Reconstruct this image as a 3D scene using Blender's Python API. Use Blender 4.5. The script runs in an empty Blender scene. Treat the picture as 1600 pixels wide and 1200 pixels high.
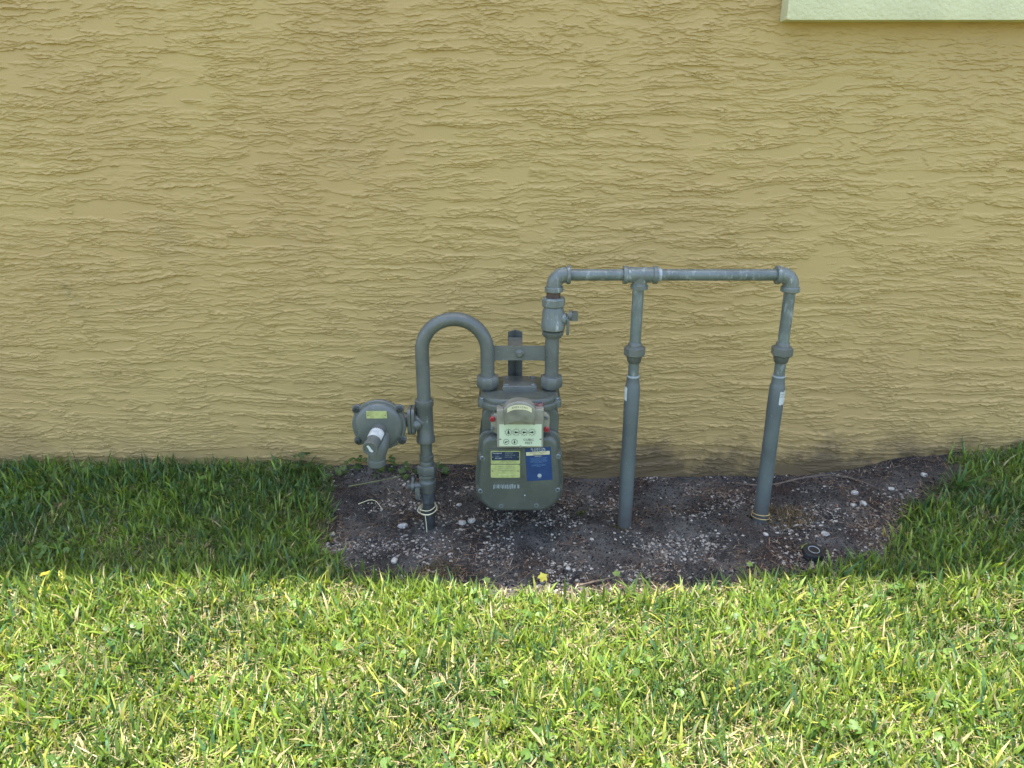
import bpy, math, random
import numpy as np
from mathutils import Vector, Matrix
C = bpy.context.scene.collection
S = bpy.context.scene
R = math.radians
PI = math.pi
random.seed(7)

# ------------------------------------------------------------ camera
CAMY, CAMZ, TILT, FPX = -2.03, 1.04, R(20), 1155.0
cam_d = bpy.data.cameras.new('camera')
cam = bpy.data.objects.new('camera', cam_d); C.objects.link(cam)
cam.location = (0, CAMY, CAMZ); cam.rotation_euler = (PI/2-TILT, 0, 0)
cam_d.sensor_width = 36; cam_d.lens = FPX/1600*36
cam_d.clip_start = .02; cam_d.clip_end = 400
S.camera = cam

# ------------------------------------------------------------ light
SUN_EL, SUN_AZ = R(83.5), R(-20)     # azimuth measured from +Y (behind the house), negative to the left
w = bpy.data.worlds.new('World'); S.world = w; w.use_nodes = True
nt = w.node_tree; bg = nt.nodes['Background']
sky = nt.nodes.new('ShaderNodeTexSky'); sky.sky_type = 'NISHITA'; sky.sun_disc = False
sky.sun_elevation = SUN_EL; sky.sun_rotation = SUN_AZ
sky.air_density = 1.0; sky.dust_density = 2.0; sky.ozone_density = 1.0
nt.links.new(sky.outputs[0], bg.inputs[0]); bg.inputs[1].default_value = .15
sl = bpy.data.lights.new('sun', 'SUN'); sl.energy = 3.6; sl.angle = R(.5); sl.color = (1, .95, .86)
so = bpy.data.objects.new('sun', sl); C.objects.link(so)
sd = Vector((math.cos(SUN_EL)*math.sin(SUN_AZ), math.cos(SUN_EL)*math.cos(SUN_AZ), math.sin(SUN_EL)))
so.rotation_euler = sd.to_track_quat('Z', 'Y').to_euler(); so.location = sd*20
vs = S.view_settings
vs.view_transform = 'Standard'; vs.look = 'None'; vs.gamma = 1; vs.use_curve_mapping = False
vs.exposure = 2.2
S.cycles.max_bounces = 8; S.cycles.diffuse_bounces = 5

# ------------------------------------------------------------ pixel -> point on a vertical plane / on the ground
CT, ST = math.cos(TILT), math.sin(TILT)
def at(px, py, Y):
    u = (px-800)/FPX; v = (600-py)/FPX
    t = (Y-CAMY)/(CT+v*ST)
    return Vector((u*t, Y, CAMZ+t*(v*CT-ST)))
def atg(px, py, z=0.0):
    u = (px-800)/FPX; v = (600-py)/FPX
    t = (z-CAMZ)/(v*CT-ST)
    return Vector((u*t, CAMY+t*(CT+v*ST), z))

# ------------------------------------------------------------ numpy noise
def _hash(ix, iy, seed):
    h = (ix.astype(np.int64)*374761393 + iy.astype(np.int64)*668265263 + seed*1442695041) & 0xffffffff
    h = ((h ^ (h >> 13))*1274126177) & 0xffffffff
    h = (h ^ (h >> 16)) & 0xffffffff
    return h
def perlin(x, y, seed=0):
    x = np.asarray(x, float); y = np.asarray(y, float)
    x0 = np.floor(x); y0 = np.floor(y); fx = x-x0; fy = y-y0
    sx = fx*fx*fx*(fx*(fx*6-15)+10); sy = fy*fy*fy*(fy*(fy*6-15)+10)
    def g(dx, dy):
        a = _hash(x0+dx, y0+dy, seed)*(2*PI/4294967296.0)
        return np.cos(a)*(fx-dx)+np.sin(a)*(fy-dy)
    a = g(0,0)*(1-sx)+g(1,0)*sx; b = g(0,1)*(1-sx)+g(1,1)*sx
    return (a*(1-sy)+b*sy)*1.5
def fbm(x, y, seed=0, n=3):
    t = 0; a = 1
    for i in range(n):
        t = t+a*perlin(x*2**i, y*2**i, seed+i*17); a *= .5
    return t
def sstep(a, b, x):
    t = np.clip((x-a)/(b-a), 0, 1); return t*t*(3-2*t)

# ------------------------------------------------------------ materials
def lin(r, g, b):
    f = lambda c: ((c/255+.055)/1.055)**2.4 if c > 10 else c/255/12.92
    return (f(r), f(g), f(b), 1)
def mat(name, col, rough=.6, metal=0, noise=0, nscale=30, col2=None, bump=0, bscale=200, spec=.5, coords='Object', detail=5, lo=.4, hi=.65):
    m = bpy.data.materials.new(name); m.use_nodes = True
    n = m.node_tree; p = n.nodes['Principled BSDF']
    p.inputs['Roughness'].default_value = rough; p.inputs['Metallic'].default_value = metal
    p.inputs['Specular IOR Level'].default_value = spec
    tc = n.nodes.new('ShaderNodeTexCoord')
    if col2 is None: col2 = tuple(c*(1-noise) for c in col[:3])+(1,)
    nz = n.nodes.new('ShaderNodeTexNoise'); nz.inputs['Scale'].default_value = nscale; nz.inputs['Detail'].default_value = detail
    n.links.new(tc.outputs[coords], nz.inputs['Vector'])
    rp = n.nodes.new('ShaderNodeValToRGB'); rp.color_ramp.elements[0].position = lo; rp.color_ramp.elements[1].position = hi
    rp.color_ramp.elements[0].color = col; rp.color_ramp.elements[1].color = col2
    n.links.new(nz.outputs['Fac'], rp.inputs['Fac']); n.links.new(rp.outputs['Color'], p.inputs['Base Color'])
    if bump:
        bz = n.nodes.new('ShaderNodeTexNoise'); bz.inputs['Scale'].default_value = bscale; bz.inputs['Detail'].default_value = 4
        n.links.new(tc.outputs[coords], bz.inputs['Vector'])
        bp = n.nodes.new('ShaderNodeBump'); bp.inputs['Distance'].default_value = bump; bp.inputs['Strength'].default_value = 1
        n.links.new(bz.outputs['Fac'], bp.inputs['Height']); n.links.new(bp.outputs['Normal'], p.inputs['Normal'])
    return m
def mixc(n, a, b, fac, mode='MIX'):
    x = n.nodes.new('ShaderNodeMix'); x.data_type = 'RGBA'; x.blend_type = mode
    if hasattr(fac, 'is_linked'): n.links.new(fac, x.inputs['Factor'])
    else: x.inputs['Factor'].default_value = fac
    for v, k in ((a, 6), (b, 7)):
        if hasattr(v, 'is_linked'): n.links.new(v, x.inputs[k])
        else: x.inputs[k].default_value = v
    return x.outputs[2]
def noise_node(n, vec, scale, detail=4, rough=.5):
    z = n.nodes.new('ShaderNodeTexNoise'); z.inputs['Scale'].default_value = scale; z.inputs['Detail'].default_value = detail
    z.inputs['Roughness'].default_value = rough
    n.links.new(vec, z.inputs['Vector']); return z.outputs['Fac']
def ramp(n, fac, a, b, c0=(0,0,0,1), c1=(1,1,1,1)):
    r = n.nodes.new('ShaderNodeValToRGB'); r.color_ramp.elements[0].position = a; r.color_ramp.elements[1].position = b
    r.color_ramp.elements[0].color = c0; r.color_ramp.elements[1].color = c1
    n.links.new(fac, r.inputs['Fac']); return r.outputs['Color']
def painted(name, col, rough=.36, wear=None, wamt=(.60, .72), dirt=None, nscale=18):
    """oil-painted metal: base paint, patches of a second tone, chips"""
    m = bpy.data.materials.new(name); m.use_nodes = True
    n = m.node_tree; p = n.nodes['Principled BSDF']
    tc = n.nodes.new('ShaderNodeTexCoord').outputs['Object']
    c = mixc(n, col, tuple(x*.78 for x in col[:3])+(1,), ramp(n, noise_node(n, tc, nscale, 6), .4, .62))
    if dirt: c = mixc(n, c, dirt, ramp(n, noise_node(n, tc, 9, 7, .65), .52, .68))
    if wear:
        mp = n.nodes.new('ShaderNodeMapping'); mp.inputs['Scale'].default_value = (1, 1, .35)
        n.links.new(tc, mp.inputs['Vector'])
        c = mixc(n, c, wear, ramp(n, noise_node(n, mp.outputs[0], 70, 8, .7), wamt[0], wamt[1]))
    sp = ramp(n, noise_node(n, tc, 420, 2), .72, .76)
    c = mixc(n, c, (.45, .45, .40, 1), sp)
    n.links.new(c, p.inputs['Base Color'])
    rr = ramp(n, noise_node(n, tc, 40, 5), .3, .7, (rough-.1,)*3+(1,), (rough+.16,)*3+(1,))
    n.links.new(rr, p.inputs['Roughness'])
    bp = n.nodes.new('ShaderNodeBump'); bp.inputs['Distance'].default_value = .0009; bp.inputs['Strength'].default_value = .7
    n.links.new(noise_node(n, tc, 260, 4), bp.inputs['Height']); n.links.new(bp.outputs['Normal'], p.inputs['Normal'])
    return m
M = {}
PG = (.104, .111, .096, 1)
M['paint'] = painted('grey_green_paint', PG)
M['paint_meter'] = painted('meter_paint', (.076, .084, .067, 1), .38)
M['paint_pipe'] = painted('weathered_pipe_paint', (.120, .138, .124, 1), .33, wear=(.27, .29, .27, 1), wamt=(.53, .72), dirt=(.08, .095, .085, 1))
M['paint_fit'] = painted('fitting_paint', (.130, .145, .128, 1), .33, wear=(.36, .38, .36, 1), wamt=(.56, .70))
M['dark_wrap'] = mat('dark_pipe_coating', (.035, .036, .036, 1), .6, noise=.5, nscale=60, bump=.001)
M['rust'] = mat('rusty_steel', (.085, .052, .036, 1), .8, noise=.6, nscale=120, bump=.0006)
M['black'] = mat('black_rubber', (.012, .012, .013, 1), .45, noise=.3)
M['bolt'] = mat('dark_bolt_steel', (.05, .055, .058, 1), .4, metal=.4, noise=.4, nscale=300)
M['screw'] = mat('grey_screw_steel', (.16, .18, .18, 1), .38, metal=.3, noise=.3, nscale=300)
M['red'] = mat('red_seal_plastic', (.30, .02, .03, 1), .4, noise=.3, nscale=200)
M['pinkred'] = mat('faded_red_cap', (.24, .10, .10, 1), .5, noise=.4, nscale=200)
M['beige'] = mat('aged_clear_plastic', (.25, .235, .175, 1), .33, noise=.35, nscale=25)
M['hood'] = mat('smoked_hood_plastic', (.20, .19, .145, 1), .22, noise=.35, nscale=30)
M['cream'] = mat('cream_label', (.55, .50, .30, 1), .5, noise=.1)
M['dial'] = mat('pale_green_dial', (.48, .53, .36, 1), .4, noise=.08, nscale=20)
M['ink'] = mat('black_ink', (.02, .025, .02, 1), .5)
M['brass'] = mat('yellow_green_plate', (.40, .42, .16, 1), .42, noise=.25, nscale=90, metal=.15)
M['navy'] = mat('navy_plate', (.012, .025, .06, 1), .4, noise=.2)
M['blue'] = mat('blue_sticker', (.008, .036, .12, 1), .4, noise=.15, nscale=50)
M['white'] = mat('white_print', (.52, .53, .49, 1), .5, noise=.2)
M['pale'] = mat('faded_print', (.30, .33, .33, 1), .5, noise=.2)
M['ltblue'] = mat('pale_blue_print', (.12, .22, .38, 1), .5)
M['wire'] = mat('cream_wire', (.55, .50, .30, 1), .45, noise=.2, nscale=80)
M['twine'] = mat('tan_wire', (.42, .30, .12, 1), .6, noise=.3, nscale=80)
M['stone'] = mat('white_limestone', (.44, .41, .35, 1), .85, noise=.5, nscale=90, bump=.002, bscale=150)
M['leafy'] = mat('yellow_leaf', (.55, .46, .04, 1), .5, noise=.3, nscale=60)
M['leafb'] = mat('brown_leaf', (.20, .10, .045, 1), .7, noise=.4, nscale=60)
M['leafr'] = mat('red_brown_leaf', (.20, .04, .02, 1), .6, noise=.4, nscale=60)
M['stick'] = mat('dry_twig', (.15, .11, .075, 1), .85, noise=.4, nscale=80, bump=.001)
M['roof'] = mat('painted_soffit', (.55, .52, .42, 1), .7, noise=.1)
M['glass'] = mat('window_glass', (.03, .04, .04, 1), .05)

# ------------------------------------------------------------ mesh builder
OFF = {}
class MB:
    def __init__(s): s.v = []; s.f = []
    def add(s, vs, fs):
        k = len(s.v); s.v += [tuple(v) for v in vs]; s.f += [tuple(i+k for i in f) for f in fs]; return s
    def box(s, a, b):
        (x0,y0,z0),(x1,y1,z1) = a, b
        return s.add([(x0,y0,z0),(x1,y0,z0),(x1,y1,z0),(x0,y1,z0),(x0,y0,z1),(x1,y0,z1),(x1,y1,z1),(x0,y1,z1)],
            [(0,3,2,1),(4,5,6,7),(0,1,5,4),(1,2,6,5),(2,3,7,6),(3,0,4,7)])
    def rings(s, rings, cap0=True, cap1=True):
        n = len(rings[0]); vs = [p for r in rings for p in r]; fs = []
        for i in range(len(rings)-1):
            for j in range(n):
                k = (j+1) % n; fs.append((i*n+j, i*n+k, (i+1)*n+k, (i+1)*n+j))
        if cap0: fs.append(tuple(range(n))[::-1])
        if cap1: fs.append(tuple((len(rings)-1)*n+j for j in range(n)))
        return s.add(vs, fs)
    def lathe(s, prof, o, axis=(0,0,1), seg=32, rot=0, caps=(True, True)):
        a = Vector(axis).normalized(); u = a.orthogonal().normalized()
        if abs(a.z) > .99: u = Vector((1,0,0))
        elif abs(a.y) > .99: u = Vector((1,0,0))
        v = a.cross(u); o = Vector(o)
        return s.rings([[o+a*h+(u*math.cos(rot+2*PI*j/seg)+v*math.sin(rot+2*PI*j/seg))*max(r, 1e-5) for j in range(seg)] for r, h in prof], *caps)
    def hexnut(s, o, axis, r, h, seg=6, rot=0, ch=.12):
        return s.lathe([(r*.9, 0), (r, h*ch), (r, h*(1-ch)), (r*.9, h)], o, axis, seg, rot)
    def tube(s, path, r, seg=16, caps=(True, True)):
        P = [Vector(p) for p in path]; T = []
        for i in range(len(P)):
            a = P[max(0, i-1)]; b = P[min(len(P)-1, i+1)]; T.append((b-a).normalized())
        u = T[0].orthogonal().normalized(); rr = []
        for i in range(len(P)):
            u = (u-T[i]*u.dot(T[i])).normalized(); v = T[i].cross(u)
            ri = r[i] if isinstance(r, (list, tuple)) else r
            rr.append([P[i]+(u*math.cos(2*PI*j/seg)+v*math.sin(2*PI*j/seg))*ri for j in range(seg)])
        return s.rings(rr, *caps)
    def slab(s, outline, o, ux, uy, depth, bev=0, bev2=0, nb=3):
        """extrude a 2-D outline (counter-clockwise in ux,uy) along ux x uy by depth, with a rounded far edge"""
        ux = Vector(ux); uy = Vector(uy); uz = ux.cross(uy).normalized(); o = Vector(o)
        cx = sum(p[0] for p in outline)/len(outline); cy = sum(p[1] for p in outline)/len(outline)
        rad = max(math.hypot(p[0]-cx, p[1]-cy) for p in outline)
        def ring(ins, h):
            out = []
            for p in outline:
                dx, dy = p[0]-cx, p[1]-cy; L = math.hypot(dx, dy) or 1
                k = max(0, (L-ins)/L); out.append(o+ux*(cx+dx*k)+uy*(cy+dy*k)+uz*h)
            return out
        rs = []
        if bev2: rs += [ring(bev2, 0), ring(0, bev2)]
        else: rs.append(ring(0, 0))
        if bev:
            rs.append(ring(0, depth-bev))
            for k in range(1, nb+1):
                a = PI/2*k/nb; rs.append(ring(bev*(1-math.cos(a)), depth-bev+bev*math.sin(a)))
        else: rs.append(ring(0, depth))
        return s.rings(rs)
    def build(s, name, m, parent=None, ang=35, loc=None):
        me = bpy.data.meshes.new(name)
        off = OFF.get(parent.name, Vector((0,0,0))) if parent else Vector(loc or (0,0,0))
        me.from_pydata([(x-off[0], y-off[1], z-off[2]) for x,y,z in s.v], [], s.f)
        me.validate(); me.shade_smooth(); me.set_sharp_from_angle(angle=R(ang))
        me.materials.append(m)
        o = bpy.data.objects.new(name, me); C.objects.link(o)
        if parent: o.parent = parent
        else: o.location = off
        OFF[o.name] = off
        return o
def thing(name, loc, label, cat, group=None):
    o = bpy.data.objects.new(name, None); C.objects.link(o); o.empty_display_size = .05
    o.location = loc; OFF[o.name] = Vector(loc); return tag(o, label, cat, group)
def tag(o, label=None, cat=None, group=None, kind=None):
    for k, v in (('label', label), ('category', cat), ('group', group), ('kind', kind)):
        if v: o[k] = v
    return o
def rrect(w, h, r, seg=6, cx=0, cy=0):
    out = []
    for (sx, sy, a0) in ((1,1,0), (-1,1,90), (-1,-1,180), (1,-1,270)):
        rr = r if not isinstance(r, dict) else r[(sx, sy)]
        for k in range(seg+1):
            a = R(a0+90*k/seg); out.append((cx+sx*(w/2-rr)+rr*math.cos(a), cy+sy*(h/2-rr)+rr*math.sin(a)))
    return out
def text(name, s, size, loc, m, parent, align='CENTER', rz=0, tilt=0, normal=None):
    cu = bpy.data.curves.new('t', 'FONT'); cu.body = s; cu.size = size; cu.align_x = align; cu.align_y = 'CENTER'
    cu.resolution_u = 2
    t = bpy.data.objects.new('t', cu); C.objects.link(t)
    dg = bpy.context.evaluated_depsgraph_get()
    me = bpy.data.meshes.new_from_object(t.evaluated_get(dg)); bpy.data.objects.remove(t)
    mt = Matrix.Rotation(rz, 4, 'Y') @ Matrix.Rotation(PI/2-tilt, 4, 'X')
    off = OFF.get(parent.name, Vector((0,0,0)))
    me.transform(Matrix.Translation(Vector(loc)-off) @ mt)
    me.name = name; me.materials.clear(); me.materials.append(m)
    o = bpy.data.objects.new(name, me); C.objects.link(o); o.parent = parent; OFF[o.name] = off
    return o

# ============================================================ HOUSE
house = thing('house', (0, .1, 0), 'olive tan house wall with rough skip trowel stucco and pale green window trim', 'house')
def wall_mat():
    m = bpy.data.materials.new('stucco_paint'); m.use_nodes = True
    n = m.node_tree; p = n.nodes['Principled BSDF']; p.inputs['Roughness'].default_value = .62
    p.inputs['Specular IOR Level'].default_value = .25
    tc = n.nodes.new('ShaderNodeTexCoord').outputs['Object']
    a, b = (.415, .290, .110, 1), (.395, .268, .105, 1)
    c = mixc(n, a, b, ramp(n, noise_node(n, tc, 1.6, 5), .42, .62))
    c = mixc(n, c, (.375, .255, .115, 1), ramp(n, noise_node(n, tc, 3.5, 5, .6), .60, .86))
    sep = n.nodes.new('ShaderNodeSeparateXYZ'); n.links.new(tc, sep.inputs[0])
    # soil splash along the foot of the wall
    def math_(op, x, y, clamp=False):
        q = n.nodes.new('ShaderNodeMath'); q.operation = op; q.use_clamp = clamp
        for v, k in ((x, 0), (y, 1)):
            if hasattr(v, 'is_linked'): n.links.new(v, q.inputs[k])
            else: q.inputs[k].default_value = v
        return q.outputs[0]
    nz = noise_node(n, tc, 7, 7, .7)
    hgt = math_('SUBTRACT', sep.outputs['Z'], math_('MULTIPLY', math_('SUBTRACT', nz, .45), .42))
    mr = n.nodes.new('ShaderNodeMapRange'); mr.inputs['From Min'].default_value = .015; mr.inputs['From Max'].default_value = .13
    mr.inputs['To Min'].default_value = .80; mr.inputs['To Max'].default_value = 0
    n.links.new(hgt, mr.inputs['Value'])
    mx_ = n.nodes.new('ShaderNodeMapRange'); mx_.inputs['From Min'].default_value = -.5; mx_.inputs['From Max'].default_value = .3; mx_.inputs['To Min'].default_value = .3
    n.links.new(sep.outputs['X'], mx_.inputs['Value'])
    c = mixc(n, c, (.075, .052, .032, 1), math_('MULTIPLY', mr.outputs[0], mx_.outputs[0]))
    # a faint water stain low on the left and sparse pin specks
    dx = math_('SUBTRACT', sep.outputs['X'], math_('ADD', math_('MULTIPLY', math_('SUBTRACT', sep.outputs['Z'], .50), -.35), -1.21))
    near = math_('SUBTRACT', 1.0, math_('MULTIPLY', math_('ABSOLUTE', dx, 0), 28), True)
    band = math_('SUBTRACT', 1.0, math_('MULTIPLY', math_('ABSOLUTE', math_('SUBTRACT', sep.outputs['Z'], .58), 0), 7), True)
    c = mixc(n, c, (.20, .155, .06, 1), math_('MULTIPLY', math_('MULTIPLY', near, band), ramp(n, noise_node(n, tc, 40, 4), .35, .6, (0,0,0,1), (.5,.5,.5,1))))
    c = mixc(n, c, (.10, .075, .04, 1), math_('MULTIPLY', ramp(n, noise_node(n, tc, 120, 2), .77, .82), .7))
    n.links.new(c, p.inputs['Base Color'])
    bp = n.nodes.new('ShaderNodeBump'); bp.inputs['Distance'].default_value = .0009; bp.inputs['Strength'].default_value = .8
    n.links.new(noise_node(n, tc, 230, 5, .6), bp.inputs['Height']); n.links.new(bp.outputs['Normal'], p.inputs['Normal'])
    return m
M['stucco'] = wall_mat()
def stucco_height(X, Z):
    """skip-trowel relief: ragged flattened worms of plaster laid down in overlapping trowel passes"""
    wx = .035*fbm(X*5, Z*5, 3); wz = .03*fbm(X*4, Z*6, 9)
    H = np.zeros_like(X)
    dx_ = np.gradient(X[0]); dz_ = np.gradient(Z[:, 0])
    passes = [(.40, .17, 11, 44, 3.2), (.30, .13, 57, 52, 4.4)]
    for k, (cw, ch, sd_, fz, fx) in enumerate(passes):
        row = np.floor((Z+wz)/ch)
        sh = (_hash(row, row*0, sd_) & 1023)/1023.0
        col = np.floor((X+wx)/cw+sh)
        hh = lambda q_: (_hash(col, row, sd_+q_) & 65535)/65535.0
        h1, h2, h3, h4 = hh(1), hh(2), hh(3), hh(4)
        slope = (h1-.5)*.15
        iso = sstep(.86, .90, h4)                       # a few patches were dabbed, not drawn
        x = X+h2*37+.0034*fbm(X*95, Z*95, 21+k, 2)
        z = Z+slope*X+h3*11+.0034*fbm(X*84, Z*92, 31+k, 2)+.0035*perlin(X*22, Z*22, 41+k)+.010*perlin(X*3, Z*5, 43)
        fxx = fx*(1+1.2*iso)
        n0 = perlin(x*fxx, z*fz*(1-.3*iso), 71+k)+.5*perlin(x*fxx*2.3, z*fz*1.9, 81+k)
        gx = np.gradient(n0, axis=1)/dx_[None, :]; gz_ = np.gradient(n0, axis=0)/dz_[:, None]
        g = np.clip(np.sqrt(gx*gx+gz_*gz_), 14, 160)
        quiet = sstep(.30, .62, perlin(X*5.4, Z*9.5, 91+k)+.40*(h2-.5))
        vary = np.clip(.80+.55*fbm(X*9, Z*16, 131+k, 2), .25, 1.25)
        for t, amp in (((-.30, .8), (.06, 1.0), (.42, .95)) if k == 0 else ((.34, 1.0),)):
            d = (n0-t-.5*quiet)/g
            H += amp*(.0007*sstep(-.0010, .0012, d)+.0026*vary*np.exp(-((d-.0012)/.00122)**2)*(1-.75*quiet))
    H += .0008*fbm(X*7, Z*7, 111)+.00020*perlin(X*240, Z*240, 5)
    return H
WX, WZ0, WZ1 = 1.72, -.02, 1.34
def grid_mesh(xs, zs, fn):
    X, Z = np.meshgrid(xs, zs); Y = fn(X, Z)
    v = np.stack([X.ravel(), Y.ravel(), Z.ravel()], 1)
    ny, nx = X.shape; idx = np.arange(nx*ny).reshape(ny, nx)
    q = np.stack([idx[:-1,:-1].ravel(), idx[:-1,1:].ravel(), idx[1:,1:].ravel(), idx[1:,:-1].ravel()], 1)
    return v, q
def np_mesh(name, v, q, m, parent=None, smooth=True, cols=None, off=None):
    me = bpy.data.meshes.new(name); k = q.shape[1]
    if parent: off = OFF[parent.name]
    if off is not None: v = v-np.array(off)
    me.vertices.add(len(v)); me.vertices.foreach_set('co', v.astype(np.float32).ravel())
    me.loops.add(q.size); me.loops.foreach_set('vertex_index', q.astype(np.int32).ravel())
    me.polygons.add(len(q)); me.polygons.foreach_set('loop_start', np.arange(0, q.size, k, dtype=np.int32))
    me.update(calc_edges=True)
    me.polygons.foreach_set('use_smooth', np.full(len(q), smooth))
    if cols is not None:
        a = me.color_attributes.new('Col', 'FLOAT_COLOR', 'POINT')
        a.data.foreach_set('color', cols.astype(np.float32).ravel())
    me.materials.append(m)
    o = bpy.data.objects.new(name, me); C.objects.link(o)
    if parent: o.parent = parent
    OFF[o.name] = Vector(off) if off is not None else Vector((0,0,0))
    return o
xs = np.linspace(-WX, WX, 840); zs = np.linspace(WZ0, WZ1, 925)
v, q = grid_mesh(xs, zs, lambda X, Z: -stucco_height(X, Z))
v[:, 2] += .60*v[:, 1]      # the wet plaster sagged: lips lean down
q = q[:, :]
wall = np_mesh('stucco_wall', v, q, M['stucco'], house)
b = MB(); WH = 3.05
b.box((-7, .001, -.3), (-WX, .2, WH)); b.box((WX, .001, -.3), (7, .2, WH)); b.box((-WX, .001, WZ1), (WX, .2, WH)); b.box((-WX, .004, -.3), (WX, .2, WZ1))
b.build('wall_body', M['stucco'], house)
EAVE = .222
b = MB(); b.box((-7.3, -EAVE, WH), (7.3, 6, WH+.16)); b.build('roof', M['roof'], house)
# window trim band at the upper right
tb = at(1229, 31, -.05)
trimm = mat('pale_green_trim_paint', (.60, .565, .34, 1), .6, noise=.08, nscale=10, bump=.0030, bscale=130, spec=.3)
x0, z0 = tb.x, tb.z
b = MB()
b.slab(rrect(1.70, .13, .004, 2, x0+.85, z0+.065), (0, .02, 0), (1,0,0), (0,0,1), .07, .004)
b.slab(rrect(.11, 1.2, .004, 2, x0+.055, z0+.73+.0), (0, .02, 0), (1,0,0), (0,0,1), .066, .004)
b.slab(rrect(.11, 1.2, .004, 2, x0+1.70-.055, z0+.73), (0, .02, 0), (1,0,0), (0,0,1), .066, .004)
b.slab(rrect(1.70, .13, .004, 2, x0+.85, z0+1.395), (0, .02, 0), (1,0,0), (0,0,1), .07, .004)
b.build('window_trim', trimm, house)
b = MB(); b.box((x0+.10, -.012, z0+.12), (x0+1.6, -.006, z0+1.34)); b.build('window_pane', M['glass'], house)

# ============================================================ GROUND
bed_px = [(496,742),(520,775),(512,815),(505,850),(530,878),(590,895),(640,905),(700,916),(790,924),(900,930),(1000,925),(1090,918),(1170,905),(1240,893),(1330,882),(1392,866),(1404,842),(1398,820),(1440,803),(1475,790),(1492,770),(1480,745)]
bed = [atg(px, py, .01) for px, py in bed_px]
bed = [(p.x, p.y) for p in bed]
bed = [(bed[0][0]-.02, .02)]+bed+[(bed[-1][0]+.05, .02)]
BP = np.array(bed)
def bed_sd(x, y):
    """signed distance to the bed outline, negative inside"""
    x = np.asarray(x, float); y = np.asarray(y, float)
    d = np.full(x.shape, 1e9); ins = np.zeros(x.shape, bool); n = len(BP)
    for i in range(n):
        ax, ay = BP[i]; bx, by = BP[(i+1) % n]
        t = np.clip(((x-ax)*(bx-ax)+(y-ay)*(by-ay))/((bx-ax)**2+(by-ay)**2), 0, 1)
        d = np.minimum(d, np.hypot(x-ax-t*(bx-ax), y-ay-t*(by-ay)))
        c = ((ay > y) != (by > y)) & (x < (bx-ax)*(y-ay)/((by-ay) if by != ay else 1e-9)+ax)
        ins ^= c
    return np.where(ins, -d, d)
def gz(x, y):
    x = np.asarray(x, float); y = np.asarray(y, float)
    z = .042*sstep(-.34, -.02, y)*(1-1.0*sstep(-.15, .25, x)*(1-sstep(.85, 1.30, x)))+.026*np.exp(-((x-.72)/.28)**2-((y+.30)/.14)**2)+.018*np.exp(-((x-.28)/.2)**2-((y+.30)/.14)**2)+.012*np.exp(-((x+.22)/.2)**2-((y+.30)/.14)**2)
    z = z*(1-.75*sstep(1.1, 1.5, x))+.075*sstep(.75, 1.6, x)*sstep(-.95, -.38, y)
    z = z+.010*fbm(x*2.2, y*2.2, 201, 2)
    s = bed_sd(x, y)
    z = z-.004*sstep(.05, -.08, s)
    z = z+.006*fbm(x*9, y*9, 203, 3)*sstep(.02, -.05, s)+.0025*fbm(x*60, y*60, 207, 3)
    z = z-.010*np.exp(-(((x+.23)/.10)**2+((y+.22)/.08)**2))
    return z
def gz1(x, y): return float(gz(np.array([x]), np.array([y]))[0])
def ground_mat():
    m = bpy.data.materials.new('soil'); m.use_nodes = True
    n = m.node_tree; p = n.nodes['Principled BSDF']; p.inputs['Roughness'].default_value = .95
    p.inputs['Specular IOR Level'].default_value = .15
    tc = n.nodes.new('ShaderNodeTexCoord').outputs['Object']
    c = mixc(n, (.018, .016, .013, 1), (.098, .091, .077, 1), ramp(n, noise_node(n, tc, 6, 8, .7), .40, .62))
    c = mixc(n, c, (.045, .026, .016, 1), ramp(n, noise_node(n, tc, 4.2, 6, .65), .52, .66))
    c = mixc(n, c, (.12, .115, .11, 1), ramp(n, noise_node(n, tc, 480, 3, .6), .56, .70))
    vo = n.nodes.new('ShaderNodeTexVoronoi'); vo.inputs['Scale'].default_value = 260; n.links.new(tc, vo.inputs['Vector'])
    c = mixc(n, c, (.34, .32, .29, 1), ramp(n, vo.outputs['Distance'], .10, .16, (1,1,1,1), (0,0,0,1)))
    at_ = n.nodes.new('ShaderNodeVertexColor'); at_.layer_name = 'Col'
    # lawn thatch outside the bed
    th = mixc(n, (.16, .15, .06, 1), (.07, .09, .025, 1), ramp(n, noise_node(n, tc, 40, 6, .7), .4, .6))
    c = mixc(n, c, th, at_.outputs['Color'])
    n.links.new(c, p.inputs['Base Color'])
    bp = n.nodes.new('ShaderNodeBump'); bp.inputs['Distance'].default_value = .004; bp.inputs['Strength'].default_value = 1
    n.links.new(noise_node(n, tc, 190, 6, .7), bp.inputs['Height']); n.links.new(bp.outputs['Normal'], p.inputs['Normal'])
    return m
M['soil'] = ground_mat()
def axis(a, b, n, far, fn):
    core = np.linspace(a, b, n); k = np.linspace(0, 1, fn)[1:]**2.5
    return np.concatenate([(a-k*(far+a))[::-1] if a < 0 else [], core, b+k*(far-b)])
gx_ = axis(-1.5, 1.5, 440, 60, 26)
gy_ = np.concatenate([(-.72-np.linspace(0,1,60)[1:]**2.2*59.3)[::-1], np.linspace(-.72, .03, 160), [.3, 2, 8, 60]])
X, Y = np.meshgrid(gx_, gy_)
Zg = np.where((np.abs(X) < 3) & (Y < .3), gz(X, np.minimum(Y, .03)), 0)
Zg = Zg*np.clip((3-np.abs(X))/1.0, 0, 1)
ny, nx = X.shape; idx = np.arange(nx*ny).reshape(ny, nx)
q = np.stack([idx[:-1,:-1].ravel(), idx[:-1,1:].ravel(), idx[1:,1:].ravel(), idx[1:,:-1].ravel()], 1)
lawn = sstep(-.01, .03, bed_sd(X, Y)+.02*fbm(X*20, Y*20, 77))
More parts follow.
